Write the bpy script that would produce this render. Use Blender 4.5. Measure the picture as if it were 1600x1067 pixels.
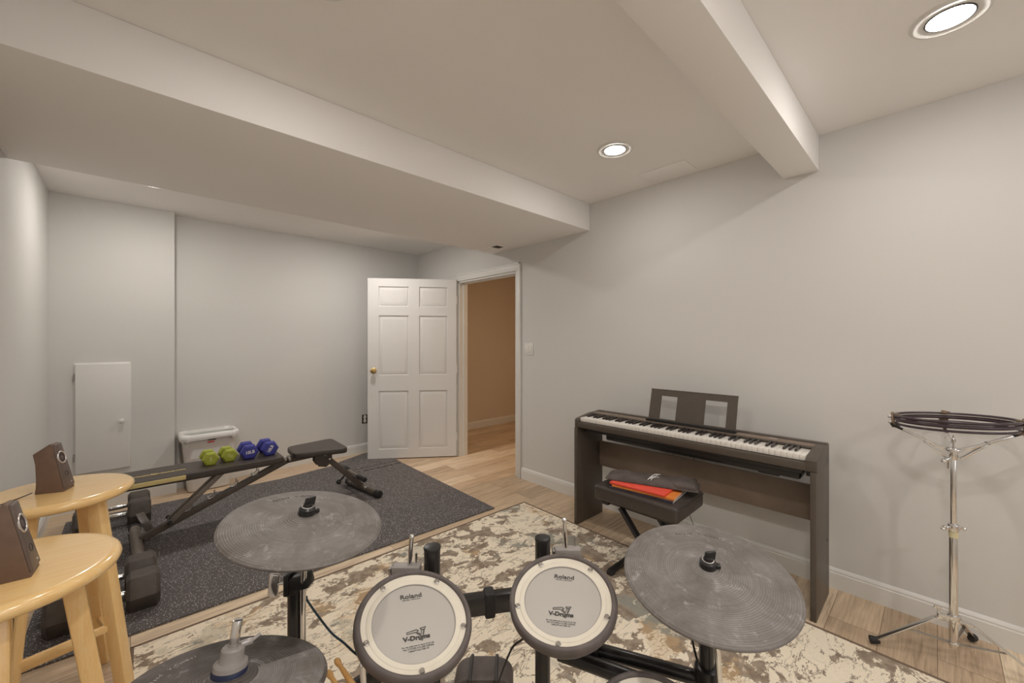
import bpy, bmesh, math, random
from mathutils import Vector, Matrix, Quaternion
random.seed(7)
for o in list(bpy.data.objects): bpy.data.objects.remove(o)
S = bpy.context.scene
COL = S.collection
PI = math.pi
V = Vector

# ------------------------------------------------------------------ camera
FW = V((.6876, .7261, 0)).normalized()
cam = bpy.data.cameras.new('camera'); cam_o = bpy.data.objects.new('camera', cam); COL.objects.link(cam_o)
cam.sensor_width = 36; cam.lens = 629.6/1600*36; cam.clip_start = .02
cam_o.location = (0, 0, 1.32); cam_o.rotation_euler = (PI/2, 0, -math.atan2(FW.x, FW.y))
S.camera = cam_o
S.view_settings.view_transform = 'Standard'; S.view_settings.look = 'None'
S.view_settings.exposure = 0.17; S.view_settings.gamma = 1; S.view_settings.use_curve_mapping = False

# ------------------------------------------------------------------ world: faint, the room is closed
w = bpy.data.worlds.new('world'); S.world = w; w.use_nodes = True
w.node_tree.nodes['Background'].inputs[0].default_value = (1, .93, .84, 1)
w.node_tree.nodes['Background'].inputs[1].default_value = .05

# ------------------------------------------------------------------ recessed ceiling lamps of the room, plus an added hall lamp and fill light
CEIL = 2.45
LAMPS = [(2.07, -.03), (2.07, 1.306), (.42, -.03), (.42, 1.30), (2.07, -1.37), (.42, -1.37), (.12, 3.84), (1.62, 3.74), (3.75, 2.75)]  # last entry is an unseen lamp added to brighten the hall
LAMP_W = [5.2, 4.5, 11.0, 5.6, 4.4, 11.5, 8.8, 13.5, 12]
# each lamp's shallow glowing lens carries its light (see lens_mat and the recessed_lamp builder)
# soft fill light added behind the photographer, set in an invented window
l = bpy.data.lights.new('fill_light', 'AREA'); l.shape = 'RECTANGLE'; l.size = 2.0; l.size_y = 1.3; l.energy = 10; l.color = (.98, .98, 1)
wl = bpy.data.objects.new('fill_light', l); COL.objects.link(wl); wl.location = (1.3, -2.44, 1.4); wl.rotation_euler = (PI/2, 0, 0)

# ------------------------------------------------------------------ materials
def lin(c): c /= 255; return c/12.92 if c <= .04045 else ((c+.055)/1.055)**2.4
def C3(r, g, b, k=1): return (min(lin(r)*k, .95), min(lin(g)*k, .95), min(lin(b)*k, .95), 1)
MATS = {}
class NT:
    def __init__(s, name):
        s.m = bpy.data.materials.new(name); s.m.use_nodes = True; s.t = s.m.node_tree; s.n = s.t.nodes
        s.p = s.n['Principled BSDF']; MATS[name] = s.m
    def node(s, t, **kw):
        n = s.n.new(t)
        for k, v in kw.items(): setattr(n, k, v)
        return n
    def link(s, a, b): s.t.links.new(a, b)
    def coords(s, scale=(1, 1, 1), kind='Object', rot=(0, 0, 0)):
        tc = s.node('ShaderNodeTexCoord'); mp = s.node('ShaderNodeMapping')
        mp.inputs['Scale'].default_value = scale; mp.inputs['Rotation'].default_value = rot
        s.link(tc.outputs[kind], mp.inputs[0]); return mp.outputs[0]
    def noise(s, co, scale, detail=3, rough=.5, dist=0):
        n = s.node('ShaderNodeTexNoise'); n.inputs['Scale'].default_value = scale; n.inputs['Detail'].default_value = detail
        n.inputs['Roughness'].default_value = rough; n.inputs['Distortion'].default_value = dist
        s.link(co, n.inputs['Vector']); return n.outputs['Fac']
    def ramp(s, fac, stops, interp='LINEAR'):
        r = s.node('ShaderNodeValToRGB'); r.color_ramp.interpolation = interp
        e = r.color_ramp.elements
        while len(e) > 1: e.remove(e[0])
        e[0].position = stops[0][0]; e[0].color = stops[0][1]
        for p, c in stops[1:]:
            q = e.new(p); q.color = c
        s.link(fac, r.inputs[0]); return r.outputs[0]
    def mix(s, fac, a, b, mode='MIX'):
        m = s.node('ShaderNodeMix', data_type='RGBA', blend_type=mode)
        for v, i in ((fac, 0), (a, 6), (b, 7)):
            if isinstance(v, (int, float)): m.inputs[i].default_value = v
            elif isinstance(v, tuple): m.inputs[i].default_value = v
            else: s.link(v, m.inputs[i])
        return m.outputs[2]
    def math(s, op, a, b=None):
        m = s.node('ShaderNodeMath', operation=op)
        for v, i in ((a, 0), (b, 1)):
            if v is None: continue
            if isinstance(v, (int, float)): m.inputs[i].default_value = v
            else: s.link(v, m.inputs[i])
        return m.outputs[0]
    def bump(s, h, strength=.2, dist=.002):
        b = s.node('ShaderNodeBump'); b.inputs['Strength'].default_value = strength; b.inputs['Distance'].default_value = dist
        s.link(h, b.inputs['Height']); s.link(b.outputs[0], s.p.inputs['Normal'])
    def base(s, c): s.link(c, s.p.inputs['Base Color'])
    def set(s, rough=.5, metal=0, spec=.5):
        s.p.inputs['Roughness'].default_value = rough; s.p.inputs['Metallic'].default_value = metal
        s.p.inputs['Specular IOR Level'].default_value = spec
def simple(name, c, rough=.5, metal=0, spec=.5, var=.08, vs=30, bump=0, bs=200, coat=0):
    t = NT(name); t.set(rough, metal, spec)
    co = t.coords()
    n = t.noise(co, vs, 3)
    a = tuple(x*(1-var) for x in c[:3])+(1,); b = tuple(min(x*(1+var), 1) for x in c[:3])+(1,)
    t.base(t.ramp(n, [(.3, a), (.7, b)]))
    if bump: t.bump(t.noise(co, bs, 2), bump, .001)
    if coat: t.p.inputs['Coat Weight'].default_value = coat; t.p.inputs['Coat Roughness'].default_value = .12
    return t.m
WALL = simple('wall_paint', (.675, .66, .63, 1), .75, spec=.25, var=.012, vs=1.2, bump=.06, bs=260)
CEILM = simple('ceiling_paint', (.92, .895, .87, 1), .85, spec=.2, var=.012, vs=1.2, bump=.05, bs=200)
TRIM = simple('trim_white', (.76, .745, .71, 1), .4, var=.01, vs=3)
DOORM = simple('door_white', (.75, .73, .70, 1), .38, var=.01, vs=3)
HALLM = simple('hall_paint', (.68, .58, .48, 1), .8, var=.015, vs=1.2)
CHROME = simple('chrome', (.78, .77, .76, 1), .14, 1, var=.03)
DCHROME = simple('satin_steel', (.5, .48, .46, 1), .3, 1, var=.05)
BRASS = simple('brass', (.62, .44, .18, 1), .3, 1, var=.05)
BLACK = simple('black_plastic', (.018, .017, .017, 1), .35, var=.1)
BLACKG = simple('black_gloss_tube', (.022, .02, .02, 1), .25, var=.1)
PIANO = simple('piano_black', (.088, .070, .055, 1), .4, var=.06, bump=.1, bs=500)
PIANOP = simple('piano_panel_brown_black', (.21, .155, .118, 1), .5, var=.08, vs=8)
VINYL = simple('black_vinyl', (.055, .044, .037, 1), .42, var=.1, bump=.15, bs=350)
STEELD = simple('dark_frame_paint', (.10, .08, .065, 1), .4, var=.08)
FRAMEL = simple('worn_grey_tube', (.26, .225, .195, 1), .4, .4, var=.08)
KEYW = simple('key_white', (.84, .80, .74, 1), .3, var=.01)
KEYB = simple('key_black', (.03, .022, .02, 1), .3, var=.05)
RUBD = simple('dumbbell_rubber', (.085, .07, .06, 1), .55, var=.15, bump=.1)
BLUE = simple('blue_neoprene', (.045, .05, .30, 1), .55, var=.08)
GREEN = simple('lime_neoprene', (.36, .40, .045, 1), .55, var=.08)
WHITEP = simple('white_print', (.8, .78, .76, 1), .5, var=.01)
LIMEP = simple('pale_lime_print', (.62, .62, .25, 1), .5, var=.01)
YELLOW = simple('cream_yellow_vinyl', (.68, .55, .25, 1), .45, var=.04)
DARKP = simple('dark_print', (.05, .045, .042, 1), .5, var=.01)
GREYP = simple('grey_print', (.11, .10, .092, 1), .6, var=.01)
HOOPR = simple('hoop_rubber', (.115, .095, .088, 1), .6, var=.2, vs=25, bump=.3, bs=150)
HOOPW = simple('hoop_cream', (.74, .68, .57, 1), .4, var=.02)
BODYP = simple('pad_body_dark', (.05, .045, .042, 1), .45)
MESHH = simple('drum_mesh', (.47, .44, .40, 1), .6, var=.03, vs=5, bump=.1, bs=900)
GREYPL = simple('grey_plastic', (.33, .30, .28, 1), .45, var=.04)
BLUEPL = simple('blue_rim', (.02, .026, .07, 1), .5)
BAG = simple('bin_liner_white', (.82, .80, .77, 1), .35, var=.03, bump=.6, bs=60)
REDP = simple('red_folder', (.80, .085, .05, 1), .4, var=.06)
ORNG = simple('orange_cover', (.85, .27, .05, 1), .4, var=.15, vs=12)
BOOKD = simple('dark_book_cover', (.06, .05, .07, 1), .4, var=.5, vs=60)
PAPER = simple('paper', (.75, .72, .66, 1), .8, var=.06, vs=200)
BAGM = simple('grey_nylon', (.085, .068, .06, 1), .6, var=.25, vs=20, bump=.5, bs=30)
SPKB = simple('speaker_shell', (.16, .10, .07, 1), .5, var=.08, bump=.15, bs=500)
SPKF = simple('speaker_front', (.13, .095, .08, 1), .4, var=.05)
SILV = simple('silver_ring', (.62, .58, .56, 1), .3, .6)
CONE = simple('speaker_cone', (.12, .09, .085, 1), .7)
RINGM = simple('dark_purple_tube', (.055, .035, .045, 1), .3)
BRKT = simple('bronze_bracket', (.20, .14, .09, 1), .4, .5)
RUBF = simple('black_rubber', (.02, .018, .018, 1), .7)
NYL = simple('nylon_sleeve', (.66, .60, .38, 1), .5)
CORD = simple('black_cord', (.015, .014, .014, 1), .5)
CORDB = simple('teal_cord', (.01, .035, .05, 1), .4)
OUTW = simple('outlet_white', (.8, .77, .72, 1), .4)
OUTD = simple('outlet_box_dark', (.05, .035, .025, 1), .7)
SLOT = simple('slot_dark', (.05, .035, .022, 1), .8)
FROST = simple('frosted_bin_plastic', (.72, .69, .65, 1), .3, var=.02)
FROST.node_tree.nodes['Principled BSDF'].inputs['Subsurface Weight'].default_value = .2

def wood_mat(name, c1, c2, c3, grain=(2, 26, 26), rough=.22, coat=.5):
    t = NT(name); t.set(rough)
    co = t.coords(grain)
    a = t.ramp(t.noise(co, 3, 6, .6, .8), [(.3, c1), (.55, c2), (.75, c3)])
    fine = t.noise(t.coords((grain[0]*2, grain[1]*6, grain[2]*6)), 6, 3)
    t.base(t.mix(.25, a, t.ramp(fine, [(.35, c1), (.65, c3)])))
    t.p.inputs['Coat Weight'].default_value = coat; t.p.inputs['Coat Roughness'].default_value = .1
    return t.m
MAPLE = wood_mat('varnished_maple', C3(246, 198, 130), C3(252, 210, 145), C3(254, 220, 162))
MAPLEV = wood_mat('varnished_maple_legs', C3(246, 198, 130), C3(252, 210, 145), C3(254, 220, 162), (20, 20, 2))
STICKM = wood_mat('hickory', C3(205, 150, 85), C3(222, 172, 108), C3(232, 188, 128), (6, 6, 6), .4, .1)

def floor_mat():
    t = NT('plank_floor'); t.set(.42)
    co = t.coords()
    br = t.node('ShaderNodeTexBrick'); br.offset = .37; br.offset_frequency = 2; br.squash = 1
    for k, v in (('Scale', 1), ('Mortar Size', .0011), ('Mortar Smooth', .1), ('Bias', 0), ('Brick Width', 1.22), ('Row Height', .18)): br.inputs[k].default_value = v
    br.inputs['Color1'].default_value = (0, 0, 0, 1); br.inputs['Color2'].default_value = (1, 1, 1, 1); br.inputs['Mortar'].default_value = (.5, .5, .5, 1)
    t.link(co, br.inputs['Vector'])
    # per-plank tone
    tone = t.ramp(br.outputs['Color'], [(.0, C3(190, 166, 140)), (.35, C3(224, 200, 170)), (.7, C3(206, 180, 152)), (1, C3(246, 226, 198))])
    # grain offset per plank
    vm = t.node('ShaderNodeVectorMath', operation='MULTIPLY_ADD'); vm.inputs[1].default_value = (7, 7, 7)
    t.link(br.outputs['Color'], vm.inputs[0]); t.link(co, vm.inputs[2])
    mp = t.node('ShaderNodeMapping'); mp.inputs['Scale'].default_value = (1.2, 16, 1); t.link(vm.outputs[0], mp.inputs[0])
    g1 = t.noise(mp.outputs[0], 2.2, 8, .62, 1.2)
    mp2 = t.node('ShaderNodeMapping'); mp2.inputs['Scale'].default_value = (5, 150, 1); t.link(vm.outputs[0], mp2.inputs[0])
    g2 = t.noise(mp2.outputs[0], 1, 3, .6, .3)
    c = t.mix(.75, tone, t.ramp(g1, [(.3, (.50, .45, .41, 1)), (.5, (.93, .92, .90, 1)), (.7, (1.12, 1.12, 1.1, 1))]), 'MULTIPLY')
    c = t.mix(.45, c, t.ramp(g2, [(.35, (.68, .63, .58, 1)), (.6, (1.05, 1.05, 1.05, 1))]), 'MULTIPLY')
    c = t.mix(br.outputs['Fac'], c, C3(112, 86, 66))
    t.base(c)
    t.bump(g2, .12, .001)
    return t.m
FLOORM = floor_mat()

def rug_mat():
    t = NT('distressed_rug'); t.set(.95, spec=.1)
    co = t.coords(); cs = t.coords((.95, 1.2, 1))
    fine = t.noise(cs, 9, 9, .64, .3); big = t.noise(t.coords((.7, 1, 1)), 1.7, 2)
    ridge = t.noise(t.coords((.55, 1.5, 1)), 6.5, 5, .68, 1.0)
    crack = t.math('ABSOLUTE', t.math('SUBTRACT', ridge, .5))
    v = t.math('ADD', fine, t.math('MULTIPLY', t.math('SUBTRACT', big, .5), .55))
    cream = C3(250, 237, 215); taupe = C3(146, 130, 114); taupe2 = C3(172, 157, 139)
    fac = t.ramp(v, [(.454, (0, 0, 0, 1)), (.470, (1, 1, 1, 1))])
    cf = t.ramp(crack, [(.005, (0, 0, 0, 1)), (.012, (1, 1, 1, 1))])
    fac = t.math('MULTIPLY', fac, cf)
    goldfac = t.math('MULTIPLY', t.ramp(t.noise(t.coords(rot=(0, 0, .5)), 2.4, 5, .65), [(.57, (0, 0, 0, 1)), (.60, (1, 1, 1, 1))]), .75)
    slatefac = t.math('MULTIPLY', t.ramp(t.noise(t.coords((1.3, 1, 1), rot=(0, 0, 1.9)), 2.1, 5, .65), [(.57, (0, 0, 0, 1)), (.61, (1, 1, 1, 1))]), .8)
    dark = t.mix(t.ramp(t.noise(co, 26, 4, .6), [(.42, (0, 0, 0, 1)), (.58, (1, 1, 1, 1))]), taupe, taupe2)
    dark = t.mix(goldfac, dark, C3(198, 168, 130)); dark = t.mix(slatefac, dark, C3(158, 158, 148))
    light = t.mix(t.math('MULTIPLY', goldfac, .5), cream, C3(214, 186, 148)); light = t.mix(t.math('MULTIPLY', slatefac, .55), light, C3(184, 180, 164))
    c = t.mix(fac, dark, light)
    weave = t.noise(co, 420, 2)
    c = t.mix(.45, c, t.ramp(weave, [(.3, (.62, .6, .58, 1)), (.6, (1.1, 1.1, 1.1, 1))]), 'MULTIPLY')
    t.base(c); t.bump(weave, .5, .003)
    return t.m
RUGM = rug_mat()
RUGB = simple('rug_binding', C3(120, 100, 84), .95, var=.15, vs=200)

def mat_mat():
    t = NT('speckled_rubber'); t.set(.8, spec=.3)
    co = t.coords()
    v = t.node('ShaderNodeTexVoronoi', feature='F1'); v.inputs['Scale'].default_value = 130; t.link(co, v.inputs['Vector'])
    d = t.ramp(v.outputs['Distance'], [(.22, (1, 1, 1, 1)), (.36, (0, 0, 0, 1))])
    sel = t.ramp(v.outputs['Color'], [(.45, (0, 0, 0, 1)), (.50, (1, 1, 1, 1))])
    n = t.noise(co, 420, 2); basec = t.ramp(n, [(.35, (.085, .075, .073, 1)), (.65, (.15, .135, .13, 1))])
    f = t.math('MULTIPLY', d, sel)
    t.base(t.mix(f, basec, (.62, .60, .62, 1))); t.bump(n, .4, .002)
    return t.m
MATM = mat_mat()

def cym_mat(name, base=(.20, .182, .168), groove=690, seed=0):
    t = NT(name); t.set(.55, spec=.45)
    tc = t.node('ShaderNodeTexCoord'); sx = t.node('ShaderNodeSeparateXYZ'); t.link(tc.outputs['Object'], sx.inputs[0])
    r = t.math('SQRT', t.math('ADD', t.math('MULTIPLY', sx.outputs[0], sx.outputs[0]), t.math('MULTIPLY', sx.outputs[1], sx.outputs[1])))
    g = t.math('SINE', t.math('MULTIPLY', r, groove*2))
    mp = t.coords((1, 1, 1)); 
    va = t.node('ShaderNodeVectorMath', operation='ADD'); va.inputs[1].default_value = (seed, seed*.7, 0); t.link(mp, va.inputs[0]); mp = va.outputs[0]
    scuff = t.noise(mp, 9, 8, .7, 1.0); blot = t.noise(mp, 30, 6, .7, .4); band = t.node('ShaderNodeTexNoise', noise_dimensions='1D')
    band.inputs['Scale'].default_value = 160; t.link(r, band.inputs['W'])
    b = base
    c = t.ramp(scuff, [(.32, (b[0]*.68, b[1]*.64, b[2]*.60, 1)), (.5, (*b, 1)), (.68, (b[0]*1.4, b[1]*1.42, b[2]*1.46, 1))])
    c = t.mix(.5, c, t.ramp(band.outputs[0], [(.3, (.86, .85, .85, 1)), (.7, (1.1, 1.1, 1.1, 1))]), 'MULTIPLY')
    c = t.mix(t.math('MULTIPLY', t.ramp(blot, [(.57, (0, 0, 0, 1)), (.70, (1, 1, 1, 1))]), .6), c, (.5, .48, .47, 1))
    c = t.mix(t.math('MULTIPLY', t.math('ADD', t.math('MULTIPLY', g, .5), .5), .34), c, (b[0]*.45, b[1]*.41, b[2]*.40, 1))
    t.base(c); t.bump(g, .35, .0012)
    return t.m
CYM1 = cym_mat('cymbal_rubber_a', seed=0); CYM2 = cym_mat('cymbal_rubber_b', seed=3.1); CYM3 = cym_mat('cymbal_rubber_c', (.12, .105, .095), 520, 6.2); CYM4 = cym_mat('cymbal_rubber_strike', (.26, .24, .225), 900, 8)

def lens_mat(i):
    t = NT('lamp_lens'); p = t.p; col = (1, .955, .905, 1) if i < 8 else (1, .70, .42, 1)
    p.inputs['Emission Color'].default_value = col; p.inputs['Emission Strength'].default_value = LAMP_W[i]/.0372; p.inputs['Base Color'].default_value = (.8, .8, .8, 1)
    return t.m

# ------------------------------------------------------------------ mesh builder
class MB:
    def __init__(s): s.bm = bmesh.new()
    def _tf(s, vs, M):
        if M is not None: bmesh.ops.transform(s.bm, matrix=M, verts=vs)
    def box(s, lo, hi, bevel=0, seg=2, M=None):
        c = [(a+b)/2 for a, b in zip(lo, hi)]; d = [abs(b-a) for a, b in zip(lo, hi)]
        r = bmesh.ops.create_cube(s.bm, size=1); vs = r['verts']
        bmesh.ops.scale(s.bm, vec=d, verts=vs); bmesh.ops.translate(s.bm, vec=c, verts=vs)
        if bevel:
            es = list({e for v in vs for e in v.link_edges})
            rr = bmesh.ops.bevel(s.bm, geom=es, offset=bevel, segments=seg, affect='EDGES', profile=.5)
            vs = list({v for f in rr['faces'] for v in f.verts} | {v for v in vs if v.is_valid})
        s._tf(vs, M); return s
    def bar(s, p0, p1, w, h, up=(0, 0, 1), bevel=.002):
        p0 = V(p0); p1 = V(p1); d = p1-p0; L = d.length; x = d.normalized(); up = V(up)
        y = up.cross(x)
        if y.length < 1e-5: y = V((0, 1, 0)).cross(x)
        y.normalize(); z = x.cross(y)
        M = Matrix((x, y, z)).transposed().to_4x4(); M.translation = (p0+p1)/2
        return s.box((-L/2, -w/2, -h/2), (L/2, w/2, h/2), bevel, 2, M)
    def rings(s, rings, caps=True, closed=False):
        R = [[s.bm.verts.new(p) for p in r] for r in rings]; n = len(R[0]); m = len(R)
        for i in range(m if closed else m-1):
            a = R[i]; b = R[(i+1) % m]
            for j in range(n):
                try: s.bm.faces.new((a[j], a[(j+1) % n], b[(j+1) % n], b[j]))
                except ValueError: pass
        if caps and not closed:
            s.bm.faces.new(R[0][::-1]); s.bm.faces.new(R[-1])
        return s
    def tube(s, pts, r, seg=12, closed=False, caps=True):
        pts = [V(p) for p in pts]; n = len(pts); rr = r if isinstance(r, (list, tuple)) else [r]*n
        T = []
        for i in range(n):
            a = pts[(i-1) % n] if (closed or i > 0) else pts[i]; b = pts[(i+1) % n] if (closed or i < n-1) else pts[i]
            T.append((b-a).normalized())
        u = T[0].orthogonal().normalized(); out = []
        for i in range(n):
            u = (u - T[i]*u.dot(T[i]))
            if u.length < 1e-6: u = T[i].orthogonal()
            u.normalize(); v = T[i].cross(u)
            out.append([pts[i]+(u*math.cos(2*PI*k/seg)+v*math.sin(2*PI*k/seg))*rr[i] for k in range(seg)])
        return s.rings(out, caps, closed)
    def cyl(s, p0, p1, r0, r1=None, seg=20, bev=0):
        r1 = r0 if r1 is None else r1; p0 = V(p0); p1 = V(p1); d = (p1-p0); L = d.length; u = d/L
        if bev: return s.tube([p0, p0+u*bev*.3, p0+u*bev, p1-u*bev, p1-u*bev*.3, p1], [max(r0-bev, 1e-4), r0-bev*.3, r0, r1, r1-bev*.3, max(r1-bev, 1e-4)], seg)
        return s.tube([p0, p1], [r0, r1], seg)
    def lathe(s, prof, o=(0, 0, 0), ax=(0, 0, 1), seg=48, a0=0, a1=None, caps=True):
        o = V(o); ax = V(ax).normalized(); u = ax.orthogonal().normalized() if abs(ax.z) < .999 else V((1, 0, 0)); v = ax.cross(u)
        rings = [[o+ax*z+(u*math.cos(2*PI*k/seg)+v*math.sin(2*PI*k/seg))*max(r, 1e-4) for k in range(seg)] for r, z in prof]
        return s.rings(rings, caps)
    def torus(s, c, R, r, ax=(0, 0, 1), seg=64, rs=12):
        c = V(c); ax = V(ax).normalized(); u = ax.orthogonal().normalized(); v = ax.cross(u)
        return s.tube([c+(u*math.cos(2*PI*k/seg)+v*math.sin(2*PI*k/seg))*R for k in range(seg)], r, rs, closed=True)
    def prism(s, poly, z0, z1, M=None, bevel=0):
        a = [s.bm.verts.new((x, y, z0)) for x, y in poly]; b = [s.bm.verts.new((x, y, z1)) for x, y in poly]
        n = len(poly); fs = [s.bm.faces.new(a[::-1]), s.bm.faces.new(b)]
        for j in range(n): fs.append(s.bm.faces.new((a[j], a[(j+1) % n], b[(j+1) % n], b[j])))
        vs = a+b
        if bevel:
            es = list({e for v in vs for e in v.link_edges})
            r = bmesh.ops.bevel(s.bm, geom=es, offset=bevel, segments=2, affect='EDGES', profile=.5)
            vs = list({v for f in r['faces'] for v in f.verts} | {v for v in vs if v.is_valid})
        s._tf(vs, M); return s
    def ball(s, c, r, sc=(1, 1, 1), seg=16):
        M = Matrix.Translation(c) @ Matrix.Diagonal((*sc, 1))
        bmesh.ops.create_uvsphere(s.bm, u_segments=seg, v_segments=seg//2+2, radius=r, matrix=M); return s
    def text(s, body, size, M, extrude=.0004, sx=1, bold=0):
        cu = bpy.data.curves.new('lettering', 'FONT'); cu.body = body; cu.size = size; cu.extrude = extrude; cu.align_x = 'CENTER'; cu.align_y = 'CENTER'; cu.resolution_u = 3; cu.offset = bold
        o = bpy.data.objects.new('lettering', cu); me = bpy.data.meshes.new_from_object(o)
        me.transform(M @ Matrix.Diagonal((sx, 1, 1, 1))); s.bm.from_mesh(me)
        bpy.data.objects.remove(o); bpy.data.curves.remove(cu); bpy.data.meshes.remove(me); return s

def frame(o, x, z):
    """matrix with origin o, local x along x, local z along z"""
    x = V(x).normalized(); z = V(z); z = (z-x*z.dot(x)).normalized(); y = z.cross(x)
    M = Matrix((x, y, z)).transposed().to_4x4(); M.translation = o; return M

def build(name, mb, mat, parent=None, inv=None, smooth=35, label=None, cat=None, group=None, kind=None, origin=None):
    me = bpy.data.meshes.new(name); bm = mb.bm
    if inv is not None: bmesh.ops.transform(bm, matrix=inv, verts=bm.verts)
    bmesh.ops.recalc_face_normals(bm, faces=bm.faces)
    bm.to_mesh(me); bm.free(); me.materials.append(mat)
    if smooth:
        me.polygons.foreach_set('use_smooth', [True]*len(me.polygons)); me.set_sharp_from_angle(angle=math.radians(smooth))
    o = bpy.data.objects.new(name, me); COL.objects.link(o)
    if parent: o.parent = parent
    if origin is not None:
        me.transform(Matrix.Translation(-V(origin))); o.location = origin
    for k, v in (('label', label), ('category', cat), ('group', group), ('kind', kind)):
        if v: o[k] = v
    return o
class Thing:
    """an Empty at the thing's base; parts are given in world coordinates (or local, with local=True)"""
    def __init__(s, name, loc, label, cat, group=None, rotz=0, M=None):
        s.o = bpy.data.objects.new(name, None); COL.objects.link(s.o); s.o.empty_display_size = .05
        s.M = M if M is not None else Matrix.Translation(loc) @ Matrix.Rotation(rotz, 4, 'Z')
        s.o.matrix_world = s.M; s.o['label'] = label; s.o['category'] = cat
        if group: s.o['group'] = group
    def part(s, name, mb, mat, local=False, smooth=35, parent=None, label=None, kind=None):
        return build(name, mb, mat, parent or s.o, None if local else s.M.inverted(), smooth, label=label, kind=kind)
def dup(root, M=None, label=None, group=None, names=None):
    def cp(o, par):
        c = o.copy(); COL.objects.link(c); c.parent = par
        for ch in list(o.children): cp(ch, c)
        return c
    r = cp(root, None)
    if M is not None: r.matrix_world = M
    if label: r['label'] = label
    if group: r['group'] = group
    return r
def struct(name, mb, mat, label=None, smooth=35): return build(name, mb, mat, smooth=smooth, label=label, kind='structure')

# ------------------------------------------------------------------ the room shell
XL, XR, YB, YF = -.4475, 2.745, 4.70, -2.4
BUMP_Y, BUMP_X = 4.59, .28
DY0, DY1, DH = 2.835, 3.79, 2.005     # doorway in the right wall
struct('floor', MB().box((XL-.12, YF-.12, -.06), (5.3, YB+.3, 0)), FLOORM, 'wood plank floor', 0)
m = MB(); m.box((XL-.12, YF-.12, CEIL), (5.3, YB+.3, CEIL+.1)); struct('ceiling', m, CEILM, 'flat painted ceiling', 0)
m = MB(); m.box((XR, YF-.12, 0), (XR+.115, DY0, CEIL)); m.box((XR, DY1, 0), (XR+.115, YB+.13, CEIL)); m.box((XR, DY0, DH), (XR+.115, DY1, CEIL))
struct('wall_right', m, WALL, 'long white wall behind the piano with the doorway', 0)
struct('wall_back', MB().box((XL-.12, YB, 0), (XR, YB+.12, CEIL)), WALL, 'white wall behind the weight bench', 0)
struct('wall_back_left', MB().box((XL, BUMP_Y, 0), (BUMP_X, YB, CEIL)), WALL, 'wall section standing proud on the left of the far wall', 0)
struct('wall_left', MB().box((XL-.12, YF-.12, 0), (XL, YB, CEIL)), WALL, 'white wall beside the stools', 0)
# wall behind the photographer with an invented window opening for the fill light
WX0, WX1, WZ0, WZ1 = .3, 2.3, .75, 2.05
m = MB(); m.box((XL, YF-.12, 0), (WX0, YF, CEIL)); m.box((WX1, YF-.12, 0), (XR, YF, CEIL)); m.box((WX0, YF-.12, 0), (WX1, YF, WZ0)); m.box((WX0, YF-.12, WZ1), (WX1, YF, CEIL))
struct('wall_front', m, WALL, 'wall behind the viewer', 0)
m = MB()
for lo, hi in (((WX0-.06, YF, WZ0-.06), (WX0, YF+.015, WZ1+.06)), ((WX1, YF, WZ0-.06), (WX1+.06, YF+.015, WZ1+.06)), ((WX0, YF, WZ1), (WX1, YF+.015, WZ1+.06)), ((WX0, YF, WZ0-.06), (WX1, YF+.015, WZ0)), ((1.28, YF-.06, WZ0), (1.32, YF-.02, WZ1))): m.box(lo, hi, .003)
struct('fill_window_1', m, TRIM, 'unseen white window frame added around the fill light')
# hall beyond the doorway
HX = XR+.115
struct('wall_hall', MB().box((HX, 4.83, 0), (5.2, 4.95, CEIL)), HALLM, 'tan hallway wall seen through the doorway', 0)
struct('wall_hall_end', MB().box((5.1, 1.9, 0), (5.2, 4.83, CEIL)), HALLM, 'end wall of the hallway', 0)
struct('wall_hall_near', MB().box((HX, 1.9, 0), (5.1, 2.0, CEIL)), HALLM, 'near wall of the hallway', 0)

# dropped soffit and beam
struct('trim_1', MB().box((XL, 1.97, 2.232), (XR, 3.187, CEIL), .003), CEILM, 'wide dropped soffit crossing the room')
struct('trim_2', MB().box((XL, .447, 2.257), (XR, .611, CEIL), .003), CEILM, 'narrow boxed ceiling beam')

def baseboard(name, p0, p1, nrm, label, e0=0, e1=0, h=.108):
    p0 = V(p0); p1 = V(p1); x = (p1-p0).normalized(); n = V(nrm)
    prof = [(0, 0), (.014, 0), (.014, h-.026), (.011, h-.022), (.0115, h-.014), (.007, h-.004), (.004, h), (0, h)]
    m = MB(); m.rings([[p+n*a+V((0, 0, b)) for a, b in prof] for p in (p0, p1)])
    return struct(name, m, TRIM, label, 20)
baseboard('baseboard_right', (XR, YF, 0), (XR, DY0-.075, 0), (-1, 0, 0), 'white baseboard under the piano wall')
baseboard('baseboard_corner', (XR, DY1+.07, 0), (XR, YB, 0), (-1, 0, 0), 'white baseboard behind the open door')
baseboard('baseboard_back', (BUMP_X, YB, 0), (XR-.014, YB, 0), (0, -1, 0), 'white baseboard along the far wall')
baseboard('baseboard_back_left', (XL+.014, BUMP_Y, 0), (BUMP_X+.014, BUMP_Y, 0), (0, -1, 0), 'white baseboard on the proud wall section')
baseboard('baseboard_left', (XL, YF, 0), (XL, BUMP_Y, 0), (1, 0, 0), 'white baseboard beside the stools')
baseboard('baseboard_hall', (HX, 4.83, 0), (5.1, 4.83, 0), (0, -1, 0), 'baseboard of the hallway wall')

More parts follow.
